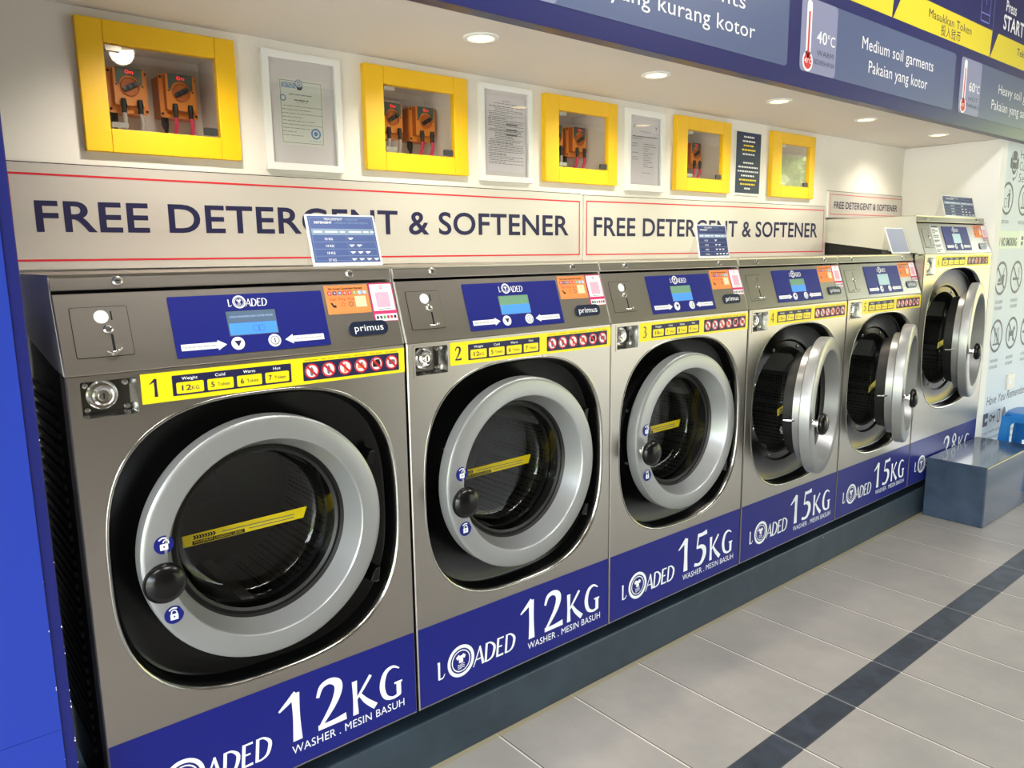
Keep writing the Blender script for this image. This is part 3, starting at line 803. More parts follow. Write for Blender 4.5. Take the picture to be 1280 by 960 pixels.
    mb.lathe(F, hu, hv, [(.014, .052), (.033, .053), (.0392, .058), (.0397, .064), (.035, .073), (.022, .080), (0, .082)], M_BLACK, 36); dput(mb, 'handle', 50, 'black knob on a short steel stem')
    if cfg['open']:
        mb = MB(); q = Vector((dx-.222*k, .012, hv)); mb.tube([q+Vector((.01, .02, 0)), q+Vector((-.006, .034, 0)), q+Vector((-.010, .06, 0))], .004, M_CHROME, 10); dput(mb, 'latch_pin')
    # padlock stickers
    for (su, sv, op) in ((dx-.217*k, dz+.040*k, 1), (dx-.210*k, dz-.106*k, 0)):
        if cfg['open']: continue
        mb = MB(); w = .0309
        mb.prism(F, circ(su, sv, .0185, 32), .0305, w, M_NAVY); w += .0003
        mb.flat(F, rr(su-.0075, su+.0075, sv-.0105, sv+.002, .0015), w, M_WHITE)
        ou = su+(.004 if op else 0)
        mb.stroke(F, [(ou-.005, sv+(.004 if op else .001), .0022), (ou-.0045, sv+.0065, .0022), (ou, sv+.0095, .0022), (ou+.0045, sv+.0065, .0022), (ou+.005, sv+.001, .0022)], w, M_WHITE, 3)
        mb.stroke(F, [(su-.009, sv+.010, .0028), (su-.002, sv+.014, .0030), (su+.006, sv+.0125, .0028)], w, M_WHITE, 3)
        mb.disc(F, su, sv-.004, .0018, w+.0003, M_NAVY, 8)
        dput(mb, 'lock_sticker', 0, 'blue round sticker with an %s padlock' % ('open' if op else 'closed'))
    # level strip on the bowl
    mb = MB(); w = -.1188; A, B = dx-.142*k, dx+.142*k; v0 = dz-.032*k; hh = .026*k
    mb.flat(F, [(A, v0), (B-.008, v0+.004), (B+.003, v0+.004+hh), (A, v0+hh)], w, M_YEL)
    w += .0004
    mb.flat(F, [(A+.02, v0+.002), (A+.135, v0+.003), (A+.135, v0+.0115), (A+.02, v0+.0105)], w, M_BLACKINK)
    mb.text(F, 'MAXIMUM LOADING LEVEL', A+.024, A+.131, v0+.0045, .005, w+.0003, M_YEL)
    for q in range(8): mb.flat(F, [(A+.022+q*.006, v0+.0135), (A+.026+q*.006, v0+.0135), (A+.029+q*.006, v0+.018), (A+.026+q*.006, v0+.0225), (A+.022+q*.006, v0+.0225), (A+.025+q*.006, v0+.018)], w, M_BLACKINK)
    mb.rect(F, A+.085, B-.03, v0+.0165, v0+.0185, w, M_GREYINK); mb.rect(F, A+.145, B-.03, v0+.009, v0+.011, w, M_GREYINK)
    dput(mb, 'level_strip', 0, 'yellow maximum loading strip')
    # hinge knuckles at the right of the surround
    for sv in (.118, -.172):
        mb = MB(); hxx = dx+R+.001
        mb.prism(front(0, 0, dz+sv*k), [(hxx-.018, -.012), (hxx+.004, -.018), (hxx+.010, .018), (hxx-.004, .016)], -.05, -.004, M_BLACK); put(mb, 'hinge', bevel=.002)
    # --- kick band
    mb = MB(); w0 = .0008
    mb.prism(F, [(.0035, ZB+.006), (W-.0035, ZB+.006), (W-.0035, .4055), (.0035, .4055)], .0001, w0, M_KICK)
    w = w0+.0004
    kx = cfg.get('kx', 1)
    logo(mb, F, .057*kx, .241, .054, w, M_WHITE, M_KICK, sx=1.0)
    mb.glyphs(F, cfg['kg'], .343*kx, .252, .118, w, M_WHITE, sx=cfg.get('kgs', 1.0), gap=.12, small=.74)
    mb.text(F, 'WASHER . MESIN BASUH', .368*kx, .666*kx, .2215, .0195, w, M_WHITE, 0)
    put(mb, 'kick_band', sm=0, label='blue band lettered with the shop logo and capacity')
    # --- yellow price label
    u0, u1, v0, v1 = cfg['band']
    U = lambda q: u0+(q-.123)*(u1-u0)/.58
    V = lambda q: v0+(q-1.069)*(v1-v0)/.058
    H = (v1-v0)/.058; S_ = (u1-u0)/.58
    mb = MB(); mb.prism(F, [(u0, v0), (u1, v0), (u1, v1), (u0, v1)], .0001, .0007, M_YEL); w = .0011
    mb.glyphs(F, str(n), U(.138), V(1.081), .035*H, w, M_INK, sx=.9)
    mb.flat(F, rr(U(.179), U(.421), V(1.078), V(1.1185), .002), w, M_INK)
    w += .0004
    heads = ('Weight', 'Cold', 'Warm', 'Hot')
    for q in range(4):
        c0 = .186+q*.0592
        mb.flat(F, rr(U(c0), U(c0+.052), V(1.0815), V(1.104), .003), w, M_YEL)
        wd = (.030, .020, .025, .016)[q]
        mb.text(F, heads[q], U(c0+.026-wd/2), U(c0+.026+wd/2), V(1.1085), .0058*H, w, M_WHITE, .015)
        t = cfg['tok'][q]
        if q == 0:
            mb.text(F, t[:-2], U(c0+.010), U(c0+.028), V(1.0875), .0105*H, w+.0004, M_INK, .015); mb.text(F, 'KG', U(c0+.029), U(c0+.043), V(1.0875), .007*H, w+.0004, M_INK)
        else:
            if t: mb.text(F, t, U(c0+.007), U(c0+.014), V(1.0875), .0105*H, w+.0004, M_INK, .015)
            mb.text(F, 'Token', U(c0+.020), U(c0+.044), V(1.0885), .0068*H, w+.0004, M_INK)
    put(mb, 'price_label', sm=0, label='yellow strip with the washer number and token prices')
    mb = MB(); w = .0011
    mb.prism(F, rr(U(.448), U(.6875), V(1.076), V(1.117), .002), .0007, w, M_INK); w += .0004
    for q in range(6):
        c = U(.468+q*.0399); m_ = V(1.0965); r_ = .0165*min(H, S_)
        mb.disc(F, c, m_, r_, w, M_WHITE, 20)
        sh = q % 3
        if q == 4: mb.flat(F, rr(c-.010, c+.010, m_-.007, m_+.006, .003), w+.0003, M_BLACKINK); mb.rect(F, c-.003, c+.008, m_+.005, m_+.010, w+.0003, M_BLACKINK)
        elif q == 2: mb.flat(F, [(c-.003, m_-.011), (c+.003, m_-.011), (c+.003, m_+.004), (c, m_+.011), (c-.003, m_+.004)], w+.0003, M_ORANGE)
        elif q == 3: mb.flat(F, rr(c-.009, c+.008, m_-.006, m_+.003, .002), w+.0003, M_ORANGE); mb.disc(F, c+.002, m_+.005, .003, w+.0003, M_GREYINK, 8)
        elif q == 5: mb.flat(F, rr(c-.008, c+.009, m_-.005, m_+.006, .004), w+.0003, M_GREYINK)
        else: mb.flat(F, [(c-.003, m_-.010), (c+.002, m_-.010), (c+.004, m_+.002), (c, m_+.010), (c-.005, m_+.002)], w+.0003, M_GREYINK)
        mb.ring(F, c, m_, r_*.80, r_, w+.0006, M_RED, 24)
        d = r_*.64; t = .0017
        mb.flat(F, [(c-d-t, m_+d-t), (c+d-t, m_-d-t), (c+d+t, m_-d+t), (c-d+t, m_+d+t)], w+.0008, M_RED)
        mb.text(F, ('NO FOOTWEAR', 'NO PETS', 'NO SMOKING', 'NO FOOD', 'NO BAG', 'NO GREASE')[q], c-.015*S_, c+.015*S_, V(1.1195), .0028*H, .0011, M_BLACKINK)
    put(mb, 'prohibition_label', sm=0, label='row of six red prohibition symbols')
    # --- coin box
    c0, c1, d0, d1 = cb
    mb = MB()
    fo = rr(c0, c1, d0, d1, .004); fi = rr(c0+.005, c1-.005, d0+.005, d1-.005, .004)
    mb.prism(F, fo, .0001, .002, M_STEEL, holes=[fi])
    fb = rr(c0+.011, c1-.011, d0+.010, d1-.010, .004)
    mb.loft([[F(u, v, .0015) for u, v in fi], [F(u, v, -.03) for u, v in fb]], [M_SCREW])
    mb.flat(F, fb, -.0299, M_COIN)
    cbx = put(mb, 'coin_box', sm=25)
    mu, mv = (c0+c1)/2-.008, (d0+d1)/2+.004
    mb = MB(); mb.lathe(F, mu, mv, [(.027, -.0295), (.027, -.022), (.024, -.019), (.020, -.020), (.0185, -.012), (.015, -.009), (.010, -.010), (.0085, -.006), (0, -.006)], M_CHROME, 32)
    mb.rect(F, mu-.0015, mu+.0015, mv-.006, mv+.006, -.0055, M_HOLE); put(mb, 'lock', cbx)
    for su in (c0+.018, c1-.018):
        for sv in (d0+.016, d1-.016):
            mb = MB(); mb.lathe(F, su, sv, [(.006, -.0295), (.005, -.026), (0, -.0245)], M_SCREW, 14); put(mb, 'screw', cbx)
    # --- slanted control panel
    SL = Frame((0, 0, zf), (1, 0, 0), (0, .049, .147)); LS = .15495
    mb = MB()
    pin = [(.0025, .0015), (W-.0025, .0015), (W-.0025, LS-.0025), (.0025, LS-.0025)]
    po = [(0, .0005), (W, .0005), (W, LS-.001), (0, LS-.001)]
    mb.prism(SL, pin, -.001, 0, M_STEEL)
    mb.loft([[SL(u, v, -.0002) for u, v in pin], [SL(u, v, -.002) for u, v in po], [SL(u, v, -.03) for u, v in po]], [M_STEEL]*2)
    put(mb, 'control_panel', sm=25)
    # top lip
    FL = Frame((0, .0465, zf+.1515), (1, 0, 0), (0, .0085, .0285))
    mb = MB(); mb.prism(Frame((0, 0, 0), (0, 1, 0), (0, 0, 1)), [(.0465, zf+.1515), (.062, zf+.1515), (.062, zt), (.055, zt)], 0, W, M_STEEL); lip = put(mb, 'top_lip', sm=0, bevel=.002)
    for su in (.112, W-.108):
        mb = MB(); mb.lathe(FL, su, .0155, [(.0095, .0002), (.0095, .002), (.0065, .0045), (.003, .005), (0, .0045)], M_SCREW, 18)
        mb.rect(FL, su-.004, su+.004, .0147, .0163, .0055, M_HOLE); put(mb, 'screw', lip)
    # coin plate
    px = cfg.get('plate', (.024, .1215, .031, .127))
    mb = MB()
    mb.prism(SL, rr(px[0], px[1], px[2], px[3], .004), .0001, .0004, M_DARKST)
    mb.prism(SL, rr(px[0]+.0012, px[1]-.0012, px[2]+.0012, px[3]-.0012, .003), .0004, .0016, M_STEEL)
    cu = (px[0]+px[1])/2
    if n <= 3: mb.prism(SL, circ(cu+.002, .107, .0125, 28), .0016, .0021, M_WHITE)
    else: mb.lathe(SL, cu+.002, .107, [(.012, .0017), (.010, .0012), (0, .001)], M_CHROME, 24)
    mb.rect(SL, cu+.018, cu+.0205, .100, .117, .0018, M_HOLE)
    mb.rect(SL, cu+.013, cu+.0175, .040, .073, .0018, M_HOLE)
    cp = put(mb, 'coin_plate', sm=25)
    mb = MB(); mb.lathe(SL, cu+.010, .083, [(.0085, .0016), (.0085, .004), (.006, .006), (.0045, .0045), (0, .0045)], M_CHROME, 20); put(mb, 'coin_lock', cp)
    mb = MB(); mb.tube([SL(cu+.005, .041, .002), SL(cu+.010, .037, .012), SL(cu+.017, .038, .017), SL(cu+.024, .041, .012), SL(cu+.027, .044, .003)], .0022, M_CHROME, 8); put(mb, 'return_lever', cp, 60)
    # blue display panel
    q0, q1 = cfg.get('disp', (.195, .520))
    X = lambda q: q0+(q-.195)*(q1-q0)/.325
    mb = MB(); mb.rrect(SL, q0, q1, .0155, .139, .003, .0001, .0016, M_NAVY); w = .0021
    logo(mb, SL, X(.3105), .1115, .0165, w, M_WHITE, M_NAVY, sx=1.02)
    mb.flat(SL, [(X(.205), .029), (X(.276), .029), (X(.276), .025), (X(.294), .0355), (X(.276), .046), (X(.276), .042), (X(.205), .042)], w, M_WHITE)
    mb.flat(SL, [(X(.506), .029), (X(.435), .029), (X(.435), .025), (X(.417), .0355), (X(.435), .046), (X(.435), .042), (X(.506), .042)], w, M_WHITE)
    mb.text(SL, 'TEKAN BUTANG PILIH SUHU', X(.208), X(.274), .0335, .0038, w+.0003, M_INK); mb.text(SL, 'TEKAN BUTANG START', X(.440), X(.503), .0335, .0038, w+.0003, M_INK)
    dp = put(mb, 'display_panel', sm=0, label='blue control decal with the shop logo')
    for bu, kd in ((.3165, 0), (.394, 1)):
        mb = MB(); mb.lathe(SL, X(bu), .0355, [(.0135, .0016), (.0135, .003), (.012, .0036), (0, .0036)], M_WHITE, 24)
        if kd == 0: mb.flat(SL, [(X(bu), .0285), (X(bu)+.0075, .041), (X(bu)-.0075, .041)], .004, M_INK)
        else: mb.ring(SL, X(bu), .0355, .0082, .0095, .004, M_INK, 20); mb.rect(SL, X(bu)-.001, X(bu)+.001, .030, .041, .004, M_INK)
        put(mb, 'button', dp)
    mb = MB(); w = .0020
    up, lo = cfg['lcd']
    mb.prism(SL, [(X(.303), .0515), (X(.4065), .0515), (X(.4065), .103), (X(.303), .103)], .0016, w, M_PGREY); w += .0003
    mb.rect(SL, X(.305), X(.4045), .0775, .1015, w, up); mb.rect(SL, X(.305), X(.4045), .053, .0775, w, lo)
    if n == 1: mb.text(SL, 'LOAD MACHINE AND CLOSE DOOR', X(.309), X(.400), .089, .004, w+.0003, mat('lcd_text', (150, 176, 220), .4, emit=(150, 176, 220), estr=.4)); mb.ring(SL, X(.36), .065, .0062, .0072, w+.0003, M_PLACARD, 20); mb.ring(SL, X(.372), .065, .0062, .0072, w+.0003, M_PLACARD, 20)
    put(mb, 'screen', dp, 0, label='lit two-tone display')
    # payment stickers
    ou = cfg.get('ou', .529); sy = cfg.get('sy', 0)
    mb = MB(); w = .0009
    mb.prism(SL, [(ou, .083+sy), (ou+.108, .083+sy), (ou+.108, .1495), (ou, .1495)], .0001, .0005, M_ORANGE)
    mb.text(SL, 'We Accept Contactless Payment', ou+.009, ou+.095, .1395, .0045, w, M_BLACKINK, .03)
    cols = [M_RED, M_NAVY, M_PLACARD, M_RED, M_RED, mat('green_dot', (90, 170, 80), .5), mat('sky_dot', (140, 190, 236), .5), mat('sky_dot', (140, 190, 236), .5)]
    for q in range(8): mb.flat(SL, rr(ou+.006+q*.0125, ou+.0155+q*.0125, .1265, .1355, .002), w, cols[q]); mb.ring(SL, ou+.0108+q*.0125, .131, .0016, .0026, w+.0003, M_WHITE, 8)
    for q in range(3):
        mb.text(SL, ('Visit', 'Pay', 'Run')[q], ou+.008+q*.023, ou+.025+q*.023, .1145, .0055, w, M_RED, 0)
    mb.flat(SL, [(ou+.009, .109), (ou+.013, .110), (ou+.016, .104), (ou+.022, .103), (ou+.022, .098), (ou+.015, .098), (ou+.011, .104)], w, M_BLACKINK)
    mb.ring(SL, ou+.039, .104, .004, .0048, w, M_RED, 12); mb.ring(SL, ou+.059, .105, .0045, .006, w, M_SLATEINK, 14)
    mb.rect(SL, ou+.071, ou+.099, .097, .1225, w, mat('cream_patch', (250, 214, 176), .5))
    put(mb, 'payment_sticker', sm=0, label='orange payment sticker')
    mb = MB(); pu = ou+.111; pw = min(.065, W-.001-pu)
    mb.prism(SL, [(pu, .059), (pu+pw, .059), (pu+pw, .1515), (pu, .1515)], .0001, .0005, M_PINK)
    mb.rect(SL, pu+.003, pu+pw-.003, .0845, .1485, w, M_WHITE); mb.rect(SL, pu+.003, pu+pw-.002, .060, .0765, w, M_WHITE)
    mb.rrect(SL, pu+pw*.22, pu+pw*.78, .0925, .129, .002, w, w+.0003, mat('pale_pink_patch', (240, 172, 196), .5))
    mb.ring(SL, pu+pw*.5, .141, .0025, .0042, w+.0003, M_PINK, 12); mb.rect(SL, pu+pw*.25, pu+pw*.75, .0875, .089, w+.0003, M_GREYINK)
    for q in range(6): mb.flat(SL, rr(pu+.006+q*.0092, pu+.0125+q*.0092, .065, .0725, .0015), w+.0003, (M_SLATEINK, M_PGREY, cols[5], M_PINK, M_RED, M_BLACKINK)[q])
    put(mb, 'payment_sticker', sm=0, label='white and magenta payment sticker')
    # maker's badge
    bu = cfg.get('bu', .6195); bv = cfg.get('bv', .0455)
    mb = MB(); mb.rrect(SL, bu-.0495, bu+.0495, bv-.0165, bv+.0165, .0155, .0001, .0035, M_BADGE)
    mb.text(SL, 'primus', bu-.037, bu+.037, bv-.0065, .0155, .0039, M_WHITE, .004)
    put(mb, 'maker_badge', sm=25, label='dark oval badge')
    if n == 6:
        mb = MB(); w = .0009
        mb.prism(SL, [(.134, .004), (.228, .004), (.226, .143), (.134, .143)], .0001, .0005, M_FRAME)
        mb.rect(SL, .140, .220, .132, .141, w, M_SLATEINK)
        for v, t in ((.120, .5), (.112, .85), (.104, .4), (.090, .85), (.082, .85), (.066, .85), (.060, .6), (.042, .85), (.034, .7), (.018, .8), (.010, .4)): mb.rect(SL, .142, .142+.075*t, v, v+.004, w, M_GREYINK)
        put(mb, 'price_sticker', sm=0, label='pale paper price list')
    return root

def small(n, x, label, kg, tok, opened, lcd_, **kw):
    c = dict(n=n, x=x, w=.7045, zf=1.1344, s=1, label=label, kg=kg, tok=tok, open=opened, lcd=lcd_, bez=(.355, .750, .316, .314), door=(.347, .757, .26),
             hx=.60, hy=-.02 if opened else 0, coin=(.017, .1215, 1.050, 1.128), band=(.1235, .703, 1.069, 1.1265))
    c.update(kw); return c
T12 = ('12KG', '5', '6', '7'); T15 = ('15KG', '7', '8', '9')
washer(small(1, 0, 'stainless washer numbered 1 with closed door, nearest the camera beside the blue post', '12kg', T12, 0, (M_LCDU, M_LCDB)))
washer(small(2, .711, 'stainless washer numbered 2 with closed door, marked 12KG, between washers 1 and 3', '12kg', T12, 0, (M_LCDG, M_LCDB)))
washer(small(3, 1.419, 'stainless washer numbered 3, the only 15KG washer with its door closed', '15kg', T15, 0, (M_LCDG, M_LCDB)))
washer(small(4, 2.1305, 'stainless washer numbered 4 with its door ajar, next to the closed washer 3', '15kg', T15, 16, (M_LCDG, M_LCDB)))
washer(small(5, 2.8425, 'stainless washer numbered 5 with its door ajar, beside the tallest washer', '15kg', T15, 17, (M_LCDP, M_LCDP)))
washer(dict(n=6, x=3.555, w=.838, zf=1.3145, s=1.12, label='tallest stainless washer, numbered 6, door ajar, at the end behind the slate block', kg='28kg', tok=('28KG', '', '', ''), open=12,
            lcd=(M_LCDP, M_LCDP), bez=(.418, .890, .368, .355), door=(.403, .885, .285), hx=.70, hy=-.02, coin=(.020, .120, 1.208, 1.303), band=(.130, .810, 1.250, 1.304),
            plate=(.028, .122, .03, .125), disp=(.262, .576), ou=.662, bu=.735, bv=.036, kx=1.17, kgs=1.1))

# ------------------------------------------------------------------ instruction placards on the machines
def placard(p_bl, p_br, p_tr, p_tl, yb, yt, label, navy=False, plain=False):
    """corners in x,z with base depth yb and top depth yt"""
    BL = Vector((p_bl[0], yb, p_bl[1])); BR = Vector((p_br[0], yb, p_br[1])); TL = Vector((p_tl[0], yt, p_tl[1]))
    r = empty('instruction_placard', (BL+BR)/2, label, 'placard', 'small tilted acrylic placards on the washers'); O = r.location
    F = Frame(BL, BR-BL, TL-BL); W = (BR-BL).length; H = (TL-BL).length
    mb = MB(); mb.box
    mb.rrect(F, 0, W, 0, H, .003, -.003, 0, M_ACRYL)
    # rear leg of the stand
    bk = [F(.01, H*.92, -.003), F(W-.01, H*.92, -.003), Vector((BR.x-.01, yb+.055, p_br[1]+.001)), Vector((BL.x+.01, yb+.055, p_bl[1]+.001))]
    off = Vector((0, .003, 0))
    mb.loft([bk, [q+off for q in bk]], [M_PANE]); mb.face(bk, M_PANE); mb.face([q+off for q in reversed(bk)], M_PANE)
    mb.build('acrylic_stand', r, O, 0)
    mb = MB(); w = .0006; bm = mat('placard_glare_tone', (150, 158, 182), .25) if plain else M_PLACARDN if navy else M_PLACARD  # plain card: glare is put into its pale colour
    e = .005; mb.prism(F, [(e, .009), (W-e, .009), (W-e, H-.004), (e, H-.004)], 0, w, bm); w += .0004
    if plain:
        mb.build('printed_card', r, O, 0); return
    mb.outline(F, [(e+.004, .013), (W-e-.004, .013), (W-e-.004, H-.008), (e+.004, H-.008)], [(e+.0046, .0136), (W-e-.0046, .0136), (W-e-.0046, H-.0086), (e+.0046, H-.0086)], w, M_PLACHEAD)
    mb.text(F, 'MEASUREMENT', W*.26, W*.52, H*.885, .0056, w, M_WHITE, 0); mb.text(F, 'SUKATAN', W*.56, W*.74, H*.885, .0042, w, M_PLACHEAD)
    mb.text(F, 'DETERGENT', W*.11, W*.36, H*.82, .0052, w, M_WHITE, .03); mb.text(F, 'SERBUK CECAIR MESIN', W*.40, W*.88, H*.82, .0042, w, M_PLACHEAD)
    mb.rect(F, e+.005, W-e-.005, H*.60, H*.72, w, M_PLACHEAD)
    for a, b in ((.08, .2), (.24, .42), (.45, .52), (.58, .76), (.79, .87), (.9, .95)): mb.rect(F, W*a, W*b, H*.645, H*.675, w+.0003, M_WHITE)
    for k in range(4):
        v = H*(.50-.135*k)
        if k: mb.rect(F, e+.005, W-e-.005, v+H*.095, v+H*.102, w, M_PLACHEAD)
        mb.text(F, ('10 KG', '14 KG', '18 KG', '27 KG')[k], W*.22, W*.33, v, .0058, w, M_WHITE, .02)
        for q in range(k+1): mb.flat(F, [(W*(.55+.11*q), v+.006), (W*(.63+.11*q), v+.006), (W*(.62+.11*q), v+.0035), (W*(.58+.11*q), v), (W*(.57+.11*q), v+.002)], w, M_WHITE)
    mb.rect(F, W*.53, W*.533, .014, H*.72, w, M_PLACHEAD)
    mb.build('printed_card', r, O, 0)
ZT1 = 1.3145
placard((.530, ZT1+.004), (.709, ZT1+.004), (.700, 1.437), (.532, 1.437), .09, .13, 'pale blue measuring placard in an acrylic stand on washer 1')
placard((1.935, ZT1+.003), (2.11, ZT1+.003), (2.128, 1.433), (1.968, 1.433), .075, .12, 'navy measuring placard in an acrylic stand on washer 3', True)
placard((3.345, ZT1+.004), (3.53, ZT1+.004), (3.535, 1.438), (3.358, 1.437), .056, .105, 'glare-lit placard on washer 5 leaning against the tallest washer', True, True)
placard((3.985, 1.4985), (4.385, 1.4985), (4.392, 1.610), (3.965, 1.607), .09, .11, 'navy measuring placard on the tallest washer against the white cheek wall', True)

# ------------------------------------------------------------------ slate block, stool, wall graphics
mb = MB(); mb.box(3.745, 4.40, -.283, -.006, 0, .302, M_BLOCK)
tag(mb.build('slate_block', None, (4.07, -.14, 0), 0, bevel=.006), 'low polished slate-blue block standing on the floor against the tallest washer', 'block')

def stool():
    r = empty('plastic_stool', (4.72, -.20, 0), 'bright blue plastic stool behind the slate block by the pale wall', 'stool'); O = r.location
    cx, cy, zt = 4.72, -.20, .425; hb, ht = .165, .135
    mb = MB()
    def L(h, z, e=4): return [Vector((cx+u, cy+v, z)) for u, v in superell(0, 0, h, h, e, 40)]
    mb.loft([L(ht-.004, zt-.03), L(ht+.004, zt-.03), L(ht+.004, zt-.012), L(ht-.004, zt-.002), L(ht-.02, zt), L(.04, zt-.003), L(.03, zt-.006), L(.001, zt-.006)], [M_STOOL]*7)
    mb.build('seat', r, O, 40)
    for sx in (-1, 1):
        for sy in (-1, 1):
            mb = MB()
            def P(t, i, j):
                h = hb+(ht-hb)*t; return Vector((cx+sx*(h-.045*i), cy+sy*(h-.045*j), (zt-.03)*t))
            for t0, t1 in ((0, 1),):
                q0 = [P(t0, 0, 0), P(t0, .9, 0), P(t0, .9, .1), P(t0, .1, .1), P(t0, .1, .9), P(t0, 0, .9)]
                q1 = [P(t1, 0, 0), P(t1, 1, 0), P(t1, 1, .1), P(t1, .1, .1), P(t1, .1, 1), P(t1, 0, 1)]
                mb.loft([q0, q1], [M_STOOL]); mb.face(q0, M_STOOL)
            mb.build('leg', r, O, 0)
    for k in range(4):
        c, s_ = (1, 0, -1, 0)[k], (0, 1, 0, -1)[k]
        G = Frame((cx+c*(ht+.0005), cy+s_*(ht+.0005), 0), (-s_, c, 0), (0, 0, 1))
        q = ht-.045; zo = zt-.052; rad = .03
        arch = [(-q, zt-.20)]+[(-q+rad-rad*math.cos(a), zo-rad+rad*math.sin(a)) for a in [PI/2*k_/6 for k_ in range(7)]]
        arch += [(-u, v) for u, v in reversed(arch)]
        mb = MB(); mb.prism(G, [(-ht, zt-.02), (-ht-.012, zt-.20)]+arch+[(ht+.012, zt-.20), (ht, zt-.02)], -.006, 0, M_STOOL)
        mb.build('apron', r, O, 30)
stool()

def rules():
    F = front(0, .004, 0)
    mb = MB(); w = .0016
    mb.prism(F, [(XR+.012, .02), (6.5, .02), (6.5, 1.893), (XR+.012, 1.893)], .0002, .001, M_ICONWALL)
    I = M_SLATEINK
    # headset face
    u, v = 4.616, 1.792
    mb.ring(F, u, v+.01, .048, .055, w, I); mb.flat(F, superell(u, v, .036, .060, 2.3, 24), w+.0003, I)
    for sx in (-1, 1): mb.flat(F, rr(u+sx*.05-.012, u+sx*.05+.012, v-.028, v+.028, .01), w+.0003, I); mb.disc(F, u+sx*.015, v+.01, .008, w+.0006, M_WHITE, 10)
    mb.stroke(F, [(u-.02, v-.028, .005), (u, v-.038, .006), (u+.02, v-.028, .005)], w+.0006, M_WHITE, 4)
    mb.stroke(F, [(u+.05, v-.03, .006), (u+.04, v-.07, .006), (u+.008, v-.083, .007)], w, I, 4); mb.disc(F, u+.002, v-.084, .010, w, I, 10)
    for k, t in enumerate(('Hotline', 'Customer', 'Service')): mb.text(F, t, 4.70, 4.98, v+.03-k*.062, .045, w, M_SLATEINK)
    def badge(u, v, r, slash, kind):
        mb.ring(F, u, v, r*.84, r, w, I, 36)
        q = r*.5
        if kind == 'bin':
            mb.disc(F, u+q*.55, v+q*.95, q*.2, w, I, 10); mb.flat(F, [(u+q*.35, v-q*1.1), (u+q*.75, v-q*1.1), (u+q*.85, v+q*.7), (u+q*.3, v+q*.7)], w, I)
            mb.stroke(F, [(u+q*.5, v+q*.6, .01), (u-q*.2, v+q*.25, .008)], w, I); mb.outline(F, [(u-q*.9, v-q*1.1), (u-q*.2, v-q*1.1), (u-q*.1, v), (u-q, v)], [(u-q*.82, v-q), (u-q*.28, v-q), (u-q*.2, v-q*.1), (u-q*.9, v-q*.1)], w, I)
        elif kind == 'cig':
            mb.rect(F, u-q*1.2, u+q*.5, v-q*.35, v-q*.02, w, I); mb.rect(F, u+q*.6, u+q*1.0, v-q*.35, v-q*.02, w, I); mb.stroke(F, [(u+q*.7, v+q*.1, .008), (u+q*.9, v+q*.5, .008), (u+q*.6, v+q*.8, .008), (u+q*.8, v+q*1.2, .008)], w, I, 3)
        elif kind == 'cup':
            mb.flat(F, [(u+q*.2, v-q*.7), (u+q*.9, v-q*.7), (u+q*1.05, v+q*.4), (u+q*.1, v+q*.4)], w, I); mb.stroke(F, [(u+q*.6, v+q*.4, .008), (u+q*.75, v+q*1.2, .008)], w, I)
            mb.flat(F, rr(u-q*1.1, u+q*.1, v-q*.8, v-q*.5, .005), w, I); mb.flat(F, [(u-q*1.0, v-q*.4), (u, v-q*.4), (u-q*.2, v), (u-q*.8, v)], w, I)
        elif kind == 'dog':
            mb.flat(F, [(u-q*.9, v-q*1.0), (u-q*.6, v-q*1.0), (u-q*.5, v-q*.4), (u+q*.3, v-q*.4), (u+q*.4, v-q*1.0), (u+q*.7, v-q*1.0), (u+q*.7, v+q*.2), (u+q*1.1, v+q*.5), (u+q*.6, v+q*.9), (u+q*.3, v+q*.3), (u-q*.8, v+q*.2), (u-q*1.1, v+q*.7)], w, I)
        else:
            for a in (-.5, .1, .6): mb.stroke(F, [(u+q*a, v-q*.9, .008), (u+q*(a+.2), v-q*.2, .008), (u+q*(a-.1), v+q*.4, .008), (u+q*(a+.15), v+q*1.0, .008)], w, I, 3)
            mb.rect(F, u-q, u+q, v-q*1.1, v-q*.9, w, I)
        if slash: mb.stroke(F, [(u-r*.64, v+r*.64, r*.14), (u+r*.64, v-r*.64, r*.14)], w+.0004, I)
    def cap(u, v, a=.09):
        mb.text(F, 'KEEP CLEAN' if v > 1.3 else 'NOT ALLOWED', u-a*.6, u+a*.6, v, .018, w, M_GREYINK)
    badge(4.558, 1.603, .088, 0, 'bin'); badge(4.818, 1.603, .088, 0, 'other'); badge(5.08, 1.603, .088, 0, 'cup')
    cap(4.552, 1.47); cap(4.815, 1.47)
    for k, kd in enumerate(('cup', 'cig', 'other')): badge(4.576+.24*k, 1.172, .094, 1, kd); cap(4.576+.24*k, 1.032); cap(4.576+.24*k, .998)
    for k, kd in enumerate(('other', 'dog', 'cig')): badge(4.586+.243*k, .850, .094, 1, kd); cap(4.586+.243*k, .70); cap(4.586+.243*k, .665)
    mb.text(F, 'Have You Remembered', 4.535, 5.25, .455, .05, w, M_INK, .0, .15)
    # wallet, keys, phone, bottle
    mb.flat(F, rr(4.50, 4.575, .335, .41, .008), w, I); mb.rect(F, 4.53, 4.575, .36, .38, w+.0003, M_ICONWALL)
    mb.ring(F, 4.62, .372, .012, .022, w, I, 14); mb.rect(F, 4.64, 4.69, .366, .380, w, I); mb.rect(F, 4.665, 4.675, .345, .37, w, I)
    mb.outline(F, rr(4.725, 4.765, .33, .41, .008), rr(4.732, 4.758, .34, .40, .005), w, I)
    mb.flat(F, [(4.80, .33), (4.86, .33), (4.86, .38), (4.84, .41), (4.82, .41), (4.80, .38)], w, I)
    for k in range(3): mb.text(F, 'your belongings before leaving', 4.51, 5.1, .285-k*.04, .018, w, M_GREYINK)
